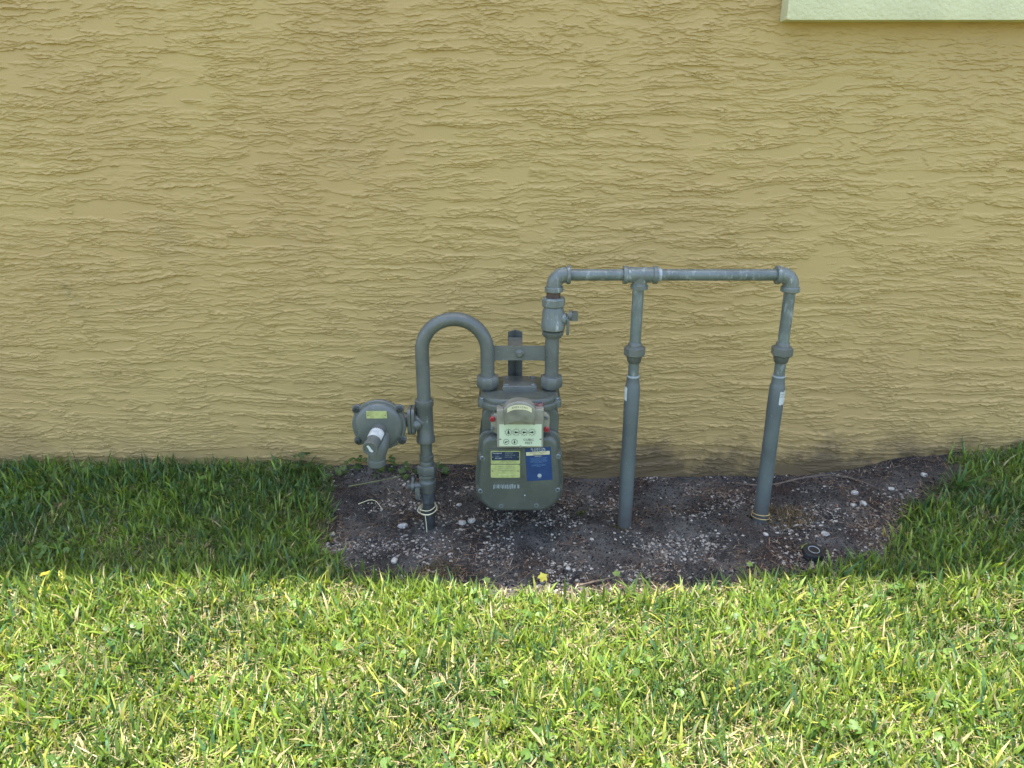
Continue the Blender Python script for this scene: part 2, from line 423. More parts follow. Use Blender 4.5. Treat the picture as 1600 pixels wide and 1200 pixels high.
cols = np.stack([lawn.ravel()]*3+[np.ones(lawn.size)], 1)
g = np_mesh('ground', np.stack([X.ravel(), Y.ravel(), Zg.ravel()], 1), q, M['soil'], cols=cols)
g['kind'] = 'structure'

# ============================================================ GRASS
def blade_mat(name, trans=.35, rough=.45):
    m = bpy.data.materials.new(name); m.use_nodes = True
    n = m.node_tree; p = n.nodes['Principled BSDF']; out = n.nodes['Material Output']
    at_ = n.nodes.new('ShaderNodeVertexColor'); at_.layer_name = 'Col'
    tc = n.nodes.new('ShaderNodeTexCoord').outputs['Object']
    c = mixc(n, at_.outputs['Color'], (.6, .6, .5, 1), ramp(n, noise_node(n, tc, 60, 3), .3, .7), 'MULTIPLY')
    n.links.new(c, p.inputs['Base Color']); p.inputs['Roughness'].default_value = rough; p.inputs['Specular IOR Level'].default_value = .35
    tr = n.nodes.new('ShaderNodeBsdfTranslucent')
    n.links.new(mixc(n, c, (1.25, 1.35, .55, 1), 1.0, 'MULTIPLY'), tr.inputs['Color'])
    mx = n.nodes.new('ShaderNodeMixShader'); mx.inputs[0].default_value = trans
    n.links.new(p.outputs[0], mx.inputs[1]); n.links.new(tr.outputs[0], mx.inputs[2]); n.links.new(mx.outputs[0], out.inputs['Surface'])
    return m
M['blade'] = blade_mat('grass_blade')
rng = np.random.default_rng(11)
def blades(name, x, y, L, W, az, lean, curl, col, m, z0=None, parent=None, tipw=.0, seg=3, fold=.0, label=None, off=None):
    """flat tapering blades: 2 verts per level plus a tip"""
    N = len(x); z = gz(x, y)-.002 if z0 is None else z0
    dx, dy = np.cos(az), np.sin(az); tw = rng.uniform(-.9, .9, N)
    sx, sy = -np.sin(az+tw), np.cos(az+tw)
    V = np.zeros((N, 2*seg+1, 3)); cols = np.ones((N, 2*seg+1, 4))
    ang = lean.copy(); px, py, pz = x.copy(), y.copy(), z.copy()
    for k in range(seg+1):
        t = k/seg
        if k < seg:
            wd = W*(.75 if k == 0 else 1.0 if k == 1 else .80)*.5
            V[:, 2*k, 0] = px-sx*wd; V[:, 2*k, 1] = py-sy*wd; V[:, 2*k, 2] = pz
            V[:, 2*k+1, 0] = px+sx*wd; V[:, 2*k+1, 1] = py+sy*wd; V[:, 2*k+1, 2] = pz
        else:
            V[:, 2*k, 0] = px; V[:, 2*k, 1] = py; V[:, 2*k, 2] = pz
        st = L/seg
        px = px+np.sin(ang)*dx*st; py = py+np.sin(ang)*dy*st; pz = pz+np.cos(ang)*st; ang = ang+curl/seg
    low = gz(V[:, :, 0].ravel(), V[:, :, 1].ravel()).reshape(N, -1)+.001 if z0 is None else -9
    V[:, :, 2] = np.maximum(V[:, :, 2], low)
    V[:, :, 1] = np.minimum(V[:, :, 1], -.006)
    cols[:, :, :3] = col[:, None, :]
    n = 2*seg+1; base = np.arange(N)[:, None]*n
    tris = []
    for k in range(seg-1):
        tris += [[2*k, 2*k+1, 2*k+3], [2*k, 2*k+3, 2*k+2]]
    tris.append([2*seg-2, 2*seg-1, 2*seg])
    T = (base[:, None, :]+np.array(tris)[None, :, :]).reshape(-1, 3)
    o = np_mesh(name, V.reshape(-1, 3), T, m, smooth=True, cols=cols.reshape(-1, 4), parent=parent, off=off)
    return o
def scatter(n, x0, x1, y0, y1):
    return rng.uniform(x0, x1, n), rng.uniform(y0, y1, n)
def palette(N, x, y):
    green = np.array([.078, .140, .034]); lime = np.array([.24, .34, .050]); yell = np.array([.38, .39, .08]); straw = np.array([.46, .40, .22]); blue = np.array([.075, .16, .065])
    lit = 1-.7*sstep(-.62, -.48, y)     # shade by the wall painted into blade colour: greener, darker, fewer dried blades
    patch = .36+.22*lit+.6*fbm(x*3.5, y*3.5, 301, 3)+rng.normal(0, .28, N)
    col = green[None]*np.ones((N, 1))
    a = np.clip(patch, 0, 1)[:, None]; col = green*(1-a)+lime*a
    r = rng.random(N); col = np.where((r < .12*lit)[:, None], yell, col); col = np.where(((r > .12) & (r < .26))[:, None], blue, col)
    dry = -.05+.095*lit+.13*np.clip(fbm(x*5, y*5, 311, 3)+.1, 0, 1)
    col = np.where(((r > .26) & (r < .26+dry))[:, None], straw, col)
    return col*rng.uniform(.75, 1.25, (N, 1))
LX, LY0 = 2.05, -1.5
x, y = scatter(345000, -LX, LX, LY0, -.005)
s = bed_sd(x, y)+.022*fbm(x*14, y*14, 55)+.03*sstep(.8,1.2,x)*fbm(x*30, y*30, 58)
wallgap = sstep(-.02, -.06, y+.02*fbm(x*6, y*0, 5))
rightbare = ((x > 1.0) & (x < 1.45) & (y > -.24))
keep = (s > -.004) & (rng.random(len(x)) < np.clip(.35+14*s, 0, 1)) & (rng.random(len(x)) < .25+.75*wallgap) & (~rightbare | (rng.random(len(x)) < .45))
keep &= rng.random(len(x)) < .80+.6*fbm(x*6, y*6, 57)
x, y = x[keep], y[keep]; N = len(x)
big = rng.random(N) < .17
L = np.where(big, rng.uniform(.036, .070, N), rng.uniform(.018, .044, N))*(1+.25*fbm(x*4, y*4, 71))
W = np.where(big, rng.uniform(.0038, .0068, N), rng.uniform(.0020, .0042, N))
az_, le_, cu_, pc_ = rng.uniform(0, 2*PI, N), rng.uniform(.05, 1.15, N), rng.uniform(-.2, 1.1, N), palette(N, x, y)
for nm, lab, k_, sg in (('grass', 'coarse green lawn grass blades standing around the bare bed', big, 3), ('short_grass', 'short mown green and yellow lawn grass filling between the coarse blades', ~big, 2)):
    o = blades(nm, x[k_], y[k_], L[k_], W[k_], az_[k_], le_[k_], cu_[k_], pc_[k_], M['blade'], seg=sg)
    tag(o, lab, 'grass', kind='stuff')
# dead thatch lying between the living blades
x, y = scatter(48000, -LX, LX, LY0, -.01); s = bed_sd(x, y)
k_ = (s > -.02) & (rng.random(len(x)) < np.clip(.25+8*s, 0, 1)) & ((y < -.3) | (rng.random(len(x)) < .35)); x, y = x[k_], y[k_]; N = len(x)
base = np.array([.44, .37, .22])*rng.uniform(.45, 1.15, (N, 1))
o = blades('dead_thatch', x, y, rng.uniform(.015, .05, N), rng.uniform(.0012, .0030, N), rng.uniform(0, 2*PI, N), rng.uniform(1.15, 1.6, N), rng.uniform(-.4, .3, N), base, M['blade'], z0=gz(x, y)+rng.uniform(.001, .014, N), seg=2)
tag(o, 'dry straw coloured thatch lying under the lawn blades', 'thatch', kind='stuff')

# round leaves of ground weeds in the lawn
def leaf_fan(mb, cols, c, r, normal, n=9, notch=.35, col=(.1,.2,.03)):
    nrm = Vector(normal).normalized(); u = nrm.orthogonal().normalized()
    u.rotate(Matrix.Rotation(random.uniform(0, 2*PI), 3, nrm)); v_ = nrm.cross(u); c = Vector(c)
    pts = [c+nrm*(-r*.12)]
    for k in range(n):
        a = notch+(2*PI-2*notch)*k/(n-1)
        rr = r*(1+.07*math.sin(5*a)); pts.append(c+(u*math.cos(a)+v_*math.sin(a))*rr+nrm*(.10*r*math.sin(2*a)))
    mb.add(pts, [(0, k, k+1) for k in range(1, n)])
    cols.extend([tuple(col)+(1,)]*len(pts))
def weed_patch(name, spots, label, cat, kind='stuff', rs=(.005, .010), col=((.07,.15,.03), (.14,.24,.04)), hmax=.035, group=None):
    mb = MB(); cols = []
    for (cx, cy, rad, n) in spots:
        for i in range(n):
            a = random.uniform(0, 2*PI); d = rad*math.sqrt(random.random()); px_, py_ = cx+d*math.cos(a), min(cy+d*math.sin(a), -.012)
            h = random.uniform(.012, hmax); z = gz1(px_, py_)+h; t = random.random()
            cc = [(col[0][j]*(1-t)+col[1][j]*t) for j in range(3)]
            leaf_fan(mb, cols, (px_, py_, z), random.uniform(*rs), (random.uniform(-.5,.5), random.uniform(-.8,.2), 1), col=cc)
            if h > .008:
                b0 = (px_+random.uniform(-.006,.006), py_+.003, z-h); k0 = len(mb.v)
                mb.add([(b0[0]-.0006, b0[1], b0[2]), (b0[0]+.0006, b0[1], b0[2]), (px_, py_, z-.001)], [(0,1,2)]); cols.extend([tuple(c*.8 for c in cc)+(1,)]*3)
    me_o = np_mesh(name, np.array(mb.v), np.array([f for f in mb.f]), M['blade'], cols=np.array(cols), smooth=True)
    return tag(me_o, label, cat, group, kind)
def W_(px, py):
    z = .0
    for _ in range(5): p_ = atg(px, py, z); z = gz1(p_.x, min(p_.y, -.005))
    return (p_.x, p_.y)
sp = []
for _ in range(90):
    px_, py_ = random.uniform(-80, 1680), random.uniform(905, 1230)
    a, b_ = W_(px_, py_)
    if bed_sd(np.array([a]), np.array([b_]))[0] > .02: sp.append((a, b_, .03, random.randint(1, 4)))
for px_, py_, rd, n in ((60,885,.06,26),(95,870,.04,14),(30,790,.06,22),(70,770,.05,16),(150,745,.04,12),(170,740,.04,10),(330,770,.04,8),(200,1000,.05,12),(480,790,.03,6),(1450,900,.04,7),(1250,1010,.05,8)):
    a, b_ = W_(px_, py_); sp.append((a, b_, rd, n))
weed_patch('clover', sp, 'round leaved clover and pennywort scattered through the lawn', 'clover')
sp = []
for px_, py_, rd, n in ((560,738,.035,9),(600,740,.045,17),(520,745,.04,9),(640,748,.03,8),(693,745,.02,7),(480,735,.05,12)):
    a, b_ = W_(px_, py_); sp.append((a, b_, rd, n))
weed_patch('creeping_weeds', sp, 'dark creeping weeds at the wall foot behind the regulator', 'weeds', rs=(.006,.012), col=((.045,.085,.02),(.09,.14,.03)), hmax=.042)

# ============================================================ GRAVEL, MULCH LITTER
def chips(name, n, smin, smax, dens, m, label, cat):
    t = np.array([(1,0,-.5),(-.4,.9,-.4),(-.5,-.85,-.5),(.1,.1,.7),(.6,.7,.25),(-.9,.1,.2)])
    F = np.array([(0,2,1),(3,4,5),(0,1,4),(1,5,4),(2,5,1),(2,3,5),(0,3,2),(0,4,3)])
    x, y = scatter(n, -.95, 1.15, -.66, -.005); s = bed_sd(x, y)
    k = (s < .012) & (rng.random(n) < dens(x, y)); x, y = x[k], y[k]; N = len(x)
    sz = smin*(smax/smin)**(rng.random(N)**3.2)
    a = rng.uniform(0, 2*PI, N); ca, sa = np.cos(a), np.sin(a)
    P = t[None]*sz[:, None, None]*rng.uniform(.55, 1.25, (N, 6, 3)); P[:, :, 2] *= .6
    X_ = P[:,:,0]*ca[:,None]-P[:,:,1]*sa[:,None]; Y_ = P[:,:,0]*sa[:,None]+P[:,:,1]*ca[:,None]
    z = gz(x, y)
    V = np.stack([X_+x[:,None], Y_+y[:,None], P[:,:,2]+z[:,None]+sz[:,None]*.2], 2)
    T = (np.arange(N)[:,None,None]*6+F[None]).reshape(-1, 3)
    g_ = rng.uniform(.35, 1.0, (N,1)); tint = rng.random((N,1))
    col = (np.array([.47,.425,.35])*g_)*(1-.35*tint)+np.array([.35,.30,.24])*.35*tint
    dark = rng.random((N,1)) < .25; col = np.where(dark, np.array([.12,.11,.10]), col)
    cols = np.ones((N, 6, 4)); cols[:,:,:3] = col[:,None,:]
    o = np_mesh(name, V.reshape(-1,3), T, m, smooth=False, cols=cols.reshape(-1,4))
    return tag(o, label, cat, kind='stuff')
def vc_mat(name, rough=.85):
    m = bpy.data.materials.new(name); m.use_nodes = True; n = m.node_tree; p = n.nodes['Principled BSDF']
    at_ = n.nodes.new('ShaderNodeVertexColor'); at_.layer_name = 'Col'
    tc = n.nodes.new('ShaderNodeTexCoord').outputs['Object']
    n.links.new(mixc(n, at_.outputs['Color'], (.55,.52,.48,1), ramp(n, noise_node(n, tc, 300, 4), .4, .7), 'MULTIPLY'), p.inputs['Base Color'])
    p.inputs['Roughness'].default_value = rough; p.inputs['Specular IOR Level'].default_value = .2; return m
M['chip'] = vc_mat('shell_rock_chips')
chips('gravel', 110000, .0006, .0068, lambda x, y: np.clip(.27+1.0*fbm(x*6, y*9, 401, 3)+.25*sstep(-.40,-.52,y)-.25*sstep(-.25,-.05,y), .05, 1), M['chip'], 'white shell and limestone grit sprinkled over the dark soil bed', 'gravel')
# dark crumbs of soil
def crumbs():
    t = np.array([(1,0,0),(-.5,.86,0),(-.5,-.86,0),(0,0,1.0),(0,0,-.6)]); F = np.array([(0,1,3),(1,2,3),(2,0,3),(1,0,4),(2,1,4),(0,2,4)])
    n = 26000; x, y = scatter(n, -1.0, 1.25, -.66, -.004); s = bed_sd(x, y); k = s < .02; x, y = x[k], y[k]; N = len(x)
    sz = rng.uniform(.0012, .0045, N)
    P = t[None]*sz[:,None,None]*rng.uniform(.5,1.3,(N,5,3)); V = P+np.stack([x,y,gz(x,y)],1)[:,None,:]
    T = (np.arange(N)[:,None,None]*5+F[None]).reshape(-1,3)
    cols = np.ones((N,5,4)); cols[:,:,:3] = (np.array([.045,.038,.033])*rng.uniform(.3,1.9,(N,1)))[:,None,:]
    return tag(np_mesh('soil_crumbs', V.reshape(-1,3), T, M['chip'], smooth=False, cols=cols.reshape(-1,4)), 'dark crumbs of loose soil and mulch in the bed', 'soil', kind='stuff')
crumbs()
# fibres
x, y = scatter(22000, -1.0, 1.55, -.64, -.008); s = bed_sd(x, y)
dn = np.clip(.18+1.1*fbm(x*5, y*5, 421, 3)+.5*sstep(-.55,-.85,x)+.9*sstep(.80,1.05,x)+.3*sstep(-.2,-.05,y), 0.03, 1)
k_ = (s < .05) & (rng.random(len(x)) < dn); x, y = x[k_], y[k_]; N = len(x)
base = np.array([.20, .125, .075])*rng.uniform(.3, 1.7, (N, 1)); lt = rng.random(N) < .12; base[lt] = np.array([.40,.33,.23])
o = blades('mulch_fibres', x, y, rng.uniform(.008, .032, N), rng.uniform(.0006, .0018, N), rng.uniform(0, 2*PI, N), rng.uniform(1.2, 1.6, N), rng.uniform(-.5, .4, N), base, M['chip'], z0=gz(x, y)+rng.uniform(.001, .007, N), seg=2)
tag(o, 'brown root fibres and mulch shreds on the bare soil', 'mulch', kind='stuff')
# mossy tufts and dry sprigs in the bed
def tuft(x0, y0, rad, n, L, col, nm, label, cat, lean=(.3,1.4), W=(.0008,.0022)):
    a = rng.uniform(0, 2*PI, n); d = rad*np.sqrt(rng.random(n)); x = x0+d*np.cos(a); y = np.minimum(y0+d*np.sin(a)*.7, -.01)
    c = np.array(col)*rng.uniform(.5, 1.5, (n,1))
    off = (x0, y0, gz1(x0, y0))
    o = blades(nm, x, y, rng.uniform(L[0], L[1], n), rng.uniform(W[0], W[1], n), rng.uniform(0,2*PI,n), rng.uniform(lean[0],lean[1],n), rng.uniform(-.2,.8,n), c, M['blade'], off=off)
    o.location = off
    return tag(o, label, cat)
for px_, py_, rad, n, L, col, nm, lab, cat in (
    (908,802,.018,90,(.006,.016),(.10,.12,.03),'moss_tuft','small green moss tuft just right of the meter bottom','moss'),
    (690,893,.055,320,(.006,.018),(.13,.11,.03),'moss_patch','olive brown moss patch at the lower left bed edge','moss'),
    (1225,810,.075,520,(.010,.028),(.17,.12,.05),'dry_grass_patch','brown dry grass patch right of the wired drop pipe','dry grass'),
    (972,824,.022,110,(.004,.010),(.12,.11,.03),'moss_ring','thin olive moss around the foot of the middle pipe','moss')):
    p = W_(px_, py_); tuft(p[0], p[1], rad, n, L, col, nm, lab, cat)
# weeds with upright blades by the right wall
p = W_(1495, 765)
n = 16
x = np.full(n, p[0])+rng.normal(0,.006,n); y = np.full(n, p[1])+rng.normal(0,.005,n)
off = (p[0], p[1], gz1(*p))
o = blades('grass_weed', x, y, rng.uniform(.06,.115,n), rng.uniform(.006,.010,n), np.linspace(0,2*PI,n)+rng.normal(0,.2,n), rng.uniform(.15,1.0,n), rng.uniform(.1,.7,n), np.array([.10,.19,.05])*rng.uniform(.7,1.4,(n,1)), M['blade'], seg=4, off=off)
o.location = off; tag(o, 'upright tuft of broad grass blades against the wall at right', 'weed')
p = W_(1440, 848); n = 12
x = p[0]-np.linspace(0,.08,n); y = p[1]+np.linspace(0,.03,n)+rng.normal(0,.004,n); off = (p[0], p[1], gz1(*p))
o = blades('yellow_sprig', x, y, rng.uniform(.025,.05,n), rng.uniform(.003,.006,n), rng.uniform(1.2,3.4,n), rng.uniform(.1,.7,n), rng.uniform(.1,.7,n), np.array([.42,.36,.08])*rng.uniform(.7,1.2,(n,1)), M['blade'], off=off)
o.location = off; tag(o, 'yellowing grass runner reaching into the bed at right', 'weed')
for i, (px_, py_, h, lab) in enumerate(((122,718,.075,'single dark grass stalk by the wall at far left'),(238,708,.10,'leaning tall grass stalk by the left part of the wall'),(614,728,.085,'thin dark weed stalk rising behind the regulator outlet'),(330,712,.06,'short upright grass stalk by the wall left of the bed'))):
    p = W_(px_, py_+14); off = (p[0], min(p[1],-.02), gz1(p[0], min(p[1],-.02))); n = 3
    o = blades('grass_stalk', np.full(n, off[0]), np.full(n, off[1]), np.array([h, h*.55, h*.4]), np.array([.002,.0022,.002]), np.array([2.6,3.4,.4]), np.array([.12,.5,.6]), np.array([.3,.5,.5]), np.array([[.06,.08,.02]]*n), M['blade'], off=off)
    o.location = off; tag(o, lab, 'grass stalk')

# ============================================================ STONES, TWIGS, LEAVES, CAP
def stone(px_, py_, wpx, label, group='pale limestone lumps lying in the bed', flat=.55):
    p = W_(px_, py_); r = wpx/2/600.0
    import bmesh
    bm = bmesh.new(); bmesh.ops.create_icosphere(bm, subdivisions=2, radius=r)
    sd_ = random.randint(0, 999)
    for v_ in bm.verts:
        k = 1+.35*float(perlin(v_.co.x/r*1.1+sd_, v_.co.y/r*1.1+v_.co.z/r, 5))
        v_.co = Vector((v_.co.x*k, v_.co.y*k*.8, v_.co.z*k*flat))
        v_.co = Vector(tuple(round(c/(r*.45))*r*.45*.35+c*.65 for c in v_.co))
    me = bpy.data.meshes.new('stone'); bm.to_mesh(me); bm.free(); me.materials.append(M['stone'])
    o = bpy.data.objects.new('stone', me); C.objects.link(o)
    o.location = (p[0], p[1], gz1(*p)+r*flat*.45); o.rotation_euler = (random.uniform(-.2,.2), random.uniform(-.2,.2), random.uniform(0,6))
    return tag(o, label, 'stone', group)
for a in ((630,823,15,'flat grey-white stone just left of the dark riser foot'),(717,790,10,'small pale stone between riser and meter, near the wall'),
          (737,815,14,'grey stone on soil below left of the meter, rightmost of the pair'),(722,818,13,'low grey-white stone on soil between riser and meter'),
          (616,877,12,'round pale stone near the lower left edge of the bed'),(519,836,10,'small pale stone at the far left tip of the bed'),
          (1335,771,13,'white stone near the wall right of the last pipe, upper of three'),(1333,790,12,'white stone right of the last pipe, lower left of three'),
          (1349,788,12,'white stone right of the last pipe, lower right of three'),(1289,835,12,'white angular stone above the black round cap'),
          (1443,748,13,'pinkish grey stone beside the weed tuft at the wall'),(1446,808,10,'pale stone at right in the mulch above the lawn edge'),
          (1392,765,11,'brown grey stone near the wall between root and weed tuft'),(888,889,9,'rounded pale stone near the front edge below the meter'),
          (1052,742,9,'white stone near the wall right of the middle pipe'),(1196,836,9,'pale stone just below the foot of the last pipe'),
          (630,912-10,9,'pale stone at the front edge of the bed below the riser'),(48,741,15,'flat grey stone in shaded grass by the wall at far left')):
    stone(*a)
def twig(name, pts, r, m, label, cat):
    P = []
    for (px_, py_, dz) in pts:
        q_ = W_(px_, py_); y_ = min(q_[1], -.01); P.append(Vector((q_[0], y_, gz1(q_[0], y_)+dz)))
    # smooth
    for _ in range(2):
        Q = [P[0]]
        for a, b_ in zip(P[:-1], P[1:]): Q += [a*.75+b_*.25, a*.25+b_*.75]
        P = Q+[P[-1]]
    n = len(P); rad = [r*(1-.55*i/n)*(1+.15*math.sin(i*1.7)) for i in range(n)]
    o = MB().tube(P, rad, 7).build(name, m, None, loc=P[0]); return tag(o, label, cat)
twig('root', [(1150,757,.004),(1200,762,.004),(1250,752,.012),(1300,748,.016),(1345,755,.008),(1375,768,.003)], .0032, M['stick'], 'long tan root running along the wall foot at right', 'root')
twig('twig', [(905,918,.006),(935,913,.010),(962,905,.006)], .0032, M['stick'], 'pale dry twig at the front edge of the bed', 'twig')
twig('twig', [(652,882,.004),(672,873,.01),(690,872,.006),(705,860,.004)], .0022, M['stick'], 'grey brown twig on gravel below the riser', 'twig')
twig('twig', [(560,790,.004),(585,784,.012),(598,800,.004)], .0014, M['wire'], 'thin curled pale stem left of the riser valve', 'twig')
twig('twig', [(880,748,.006),(920,758,.006),(968,760,.004)], .0012, M['stick'], 'thin straight stem between meter and middle pipe', 'twig')
twig('runner', [(545,765,.01),(590,758,.014),(640,748,.014)], .0020, mat('green_runner', (.14,.15,.05,1), .6, noise=.3), 'green runner stem left of the shutoff valve', 'runner')
twig('twig', [(1260,905,.008),(1300,892,.01),(1330,893,.006)], .0016, M['stick'], 'thin twig beneath the black round cap', 'twig')
def leaf(name, px_, py_, size, m, label, lobes=0, tilt=(.3,.1), dz=.012):
    p = W_(px_, py_); o_ = Vector((p[0], p[1], gz1(*p)+dz)); mb = MB(); n = 14
    pts = [Vector((0,0,.15*size))]
    for k in range(n):
        a = 2*PI*k/n
        rr = size*(1+.28*math.sin(lobes*a)) if lobes else size*(.62+.38*abs(math.cos(a)))
        pts.append(Vector((rr*math.cos(a), rr*math.sin(a)*(.9 if lobes else .5), size*.12*math.sin(3*a+1))))
    rot = Matrix.Rotation(tilt[0], 3, 'X') @ Matrix.Rotation(tilt[1], 3, 'Y') @ Matrix.Rotation(random.uniform(0,6), 3, 'Z')
    mb.add([o_+rot@p_ for p_ in pts], [(0, 1+k, 1+(k+1) % n) for k in range(n)])
    return tag(mb.build(name, m, None, loc=o_), label, 'leaf')
leaf('fallen_leaf', 848, 913, .011, M['leafy'], 'bright yellow lobed leaf at the front edge of the bed', 5, (.9,.1), .02)
leaf('fallen_leaf', 100, 915, .016, M['leafy'], 'tan yellow leaf in the left lawn at the shadow edge, right one', 0, (.5,.2), .03)
leaf('fallen_leaf', 74, 913, .014, M['leafy'], 'yellow leaf in the left lawn at the shadow edge, left one', 0, (.5,-.2), .03)
leaf('fallen_leaf', 1508, 788, .024, M['leafb'], 'curled brown leaf on the mulch at far right', 0, (.3,.2), .012)
leaf('fallen_leaf', 303, 1080, .007, M['leafr'], 'small red brown leaf lying in the sunny left lawn', 0, (.6,.3), .03)
0 and leaf('fallen_leaf', 1437, 888, .010, M['leafy'], 'yellow leaf low in the grass at the right shadow edge', 5, (.5,.1), .03)
leaf('fallen_leaf', 98, 808, .010, M['leafb'], 'small brown leaf in the shaded left grass', 0, (.6,.3), .035)
0 and leaf('fallen_leaf', 290, 1170, .012, M['leafy'], 'yellow leaf near the bottom of the left lawn', 0, (.5,.3), .03)
gl = mat('green_leaf', (.16,.22,.03,1), .5, noise=.3)
leaf('small_weed', 963, 903, .009, gl, 'small yellow green weed leaf at the tip of the pale twig', 5, (.5,.1), .012)
leaf('small_weed', 1171, 887, .008, gl, 'tiny green weed leaf at the bed edge below the last pipe', 5, (.4,.1), .010)
leaf('small_weed', 1256, 860, .013, gl, 'green leaf touching the left side of the black cap', 0, (.3,.1), .012)
leaf('small_weed', 760, 893+20, .009, gl, 'small green weed leaf at the lawn edge below the meter', 5, (.5,.1), .012)
p = W_(1270, 868); z = gz1(*p)+.012
cap = thing('round_cap', (p[0], p[1], z), 'black round plastic cap with a white ring, set in the soil', 'cap')
tl = Vector((.05,-.12,1)).normalized()
MB().lathe([(.027,-.02),(.027,.002),(.025,.005),(.0175,.006),(.0145,.0045),(0,.0045)], (p[0],p[1],z), tl, 36).build('body', M['black'], cap)
ringm = MB(); u = tl.orthogonal().normalized(); v_ = tl.cross(u)
ringm.tube([Vector((p[0],p[1],z))+tl*.0055+(u*math.cos(a)+v_*math.sin(a))*.0132 for a in np.linspace(0, 2*PI, 37)], .0008, 6).build('ring', M['pale'], cap)

# ============================================================ GAS PIPEWORK
PY = -.30
def X_(px_, py_=600): return at(px_, py_, PY).x
def Z_(py_): return at(800, py_, PY).z
def vpipe(x, z0, z1, r, name, m, parent, seg=28, y=PY): return MB().lathe([(r, z0), (r, z1)], (x, y, 0), (0,0,1), seg).build(name, m, parent)
def collar(mb, o, ax, r, h): mb.lathe([(r*.94,0),(r,h*.15),(r,h*.85),(r*.94,h)], o, ax, 28)

xL = X_(661.5); xM = X_(762); xR = X_(861.5); r1 = .0172
# ---- inlet
gzl = gz1(xL, PY)
inlet = thing('inlet_pipe', (xL, PY, gzl), 'grey painted gas riser with shutoff valve, tee and looping gooseneck into the meter', 'gas pipe')
zc = Z_(783); 
mb = MB(); mb.lathe([(.0150, gzl-.05), (.0158, gzl+.005), (.0145, gzl+.012),(.0165, gzl+.018), (.0150, gzl+.026),(.0165, gzl+.034), (.0148, gzl+.042), (.0150, zc)], (xL, PY, 0), (0,0,1), 24); mb.build('riser_pipe', M['dark_wrap'], inlet)
mb = MB(); mb.hexnut((xL, PY, zc), (0,0,1), .0192, Z_(768)-zc, 8, .2, .06); mb.build('lower_nut', mat('dark_fitting_paint', (.06,.068,.07,1), .5, noise=.4, nscale=60), inlet)
valve = MB().lathe([(.0175, Z_(768)), (.021, Z_(765)), (.021, Z_(757)), (.0225, Z_(755)), (.0225, Z_(751)), (.018, Z_(748)), (.018, Z_(745)), (.0225, Z_(743)), (.0225, Z_(739))], (xL, PY, 0), (0,0,1), 24)
hz_ = Z_(757)
valve.lathe([(.010,0),(.010,.022),(.0135,.024),(.0135,.031)], (xL-.012, PY-.004, hz_), (-1,-.15,0), 20)
vb = valve.build('shutoff_valve', M['paint'], inlet)
mb = MB(); mb.slab(rrect(.014, .044, .006, 4), (xL-.040, PY-.006, hz_+.004), (0,1,0), (0,0,1), .006, .001)
mb.slab(rrect(.016,.012,.003,3), (xL-.052, PY-.006, hz_), (0,1,0), (0,0,1), .012, .001)
mb.build('valve_lever', M['paint'], vb)
MB().slab(rrect(.013,.034,.006,4), (xL-.024, PY-.024, hz_-.012), (1,0,0), (0,0,1), .006, .001).build('lock_wing', M['paint'], vb)
mb = MB(); mb.hexnut((xL, PY, Z_(739)), (0,0,1), .0262, Z_(725)-Z_(739), 6, .35, .14); mb.build('union_nut', M['paint'], inlet)
mb = MB(); mb.lathe([(.0185, Z_(726)), (.0185, Z_(720)), (.0175, Z_(719)), (.0185, Z_(717)), (.0185, Z_(711)),(.0150,Z_(710))], (xL, PY, 0), (0,0,1), 28); mb.build('bushing', M['paint'], inlet)
vpipe(xL, Z_(713), Z_(680), .0150, 'nipple', M['paint'], inlet)
# tee
zt0, zt1 = Z_(690), Z_(624)
mb = MB(); mb.lathe([(.020, zt0), (.0238, zt0+.002), (.0238, zt0+.014), (.0215, zt0+.018), (.0210, (zt0+zt1)/2), (.0212, zt1-.019), (.0238, zt1-.015), (.0238, zt1-.001), (.020, zt1)], (xL, PY, 0), (0,0,1), 32)
zf = Z_(657)
mb.lathe([(.0215,-.0),(.021,.022),(.020,.030)], (xL, PY, zf), (-1,0,0), 24)
mb.lathe([(.017,.0),(.013,.016),(.006,.021),(0,.022)], (xL-.020, PY-.010, zf-.004), (0,-1,0), 20)
tee = mb.build('tee_fitting', M['paint'], inlet)
text('cast_lettering', 'AYMCD', .012, (xL+.006, PY-.0222, zf+.002), M['paint_fit'], tee, rz=PI/2)
xf = at(643.5, 655, PY-.01).x
fl = [(a*1.0, b_) for a, b_ in rrect(.050, .070, .014, 5)]
flange = MB().slab(fl, (xf+.0002, PY-.004, zf+.004), (0,1,0), (0,0,1), .0085, .0015, .001).build('flange_plate', M['paint'], inlet)
MB().hexnut((xf+.0148, PY-.008, zf-.018), (1,0,0), .0065, .007, 6).build('flange_bolt', M['paint'], flange)
MB().hexnut((xf+.0148, PY-.008, zf+.026), (1,0,0), .0065, .005, 6).build('flange_bolt', M['paint'], flange)
# gooseneck
zs_ = .497; cx = (xL+xM)/2; rr = (xM-xL)/2; P = [Vector((xL, PY, zt1-.004)), Vector((xL, PY, (zt1+zs_)/2))]
for k in range(0, 33):
    a = PI-PI*k/32; P.append(Vector((cx+rr*math.cos(a), PY, zs_+rr*math.sin(a))))
zn = Z_(592); P += [Vector((xM, PY, (zn+zs_)/2)), Vector((xM, PY, zn-.01))]
MB().tube(P, r1, 28).build('gooseneck', M['paint'], inlet)
def unut(x, name, parent):
    z1 = Z_(587); z0 = Z_(603)
    mb = MB(); mb.lathe([(.0265, z0), (.0285, z0+.003), (.0285, z1-.004), (.0262, z1), (.0185, z1+.0015)], (x, PY, 0), (0,0,1), 8, PI/8)
    mb.lathe([(.0215, z0-.004), (.0215, z0+.002)], (x, PY, 0), (0,0,1), 20)
    return mb.build(name, M['paint'], parent)
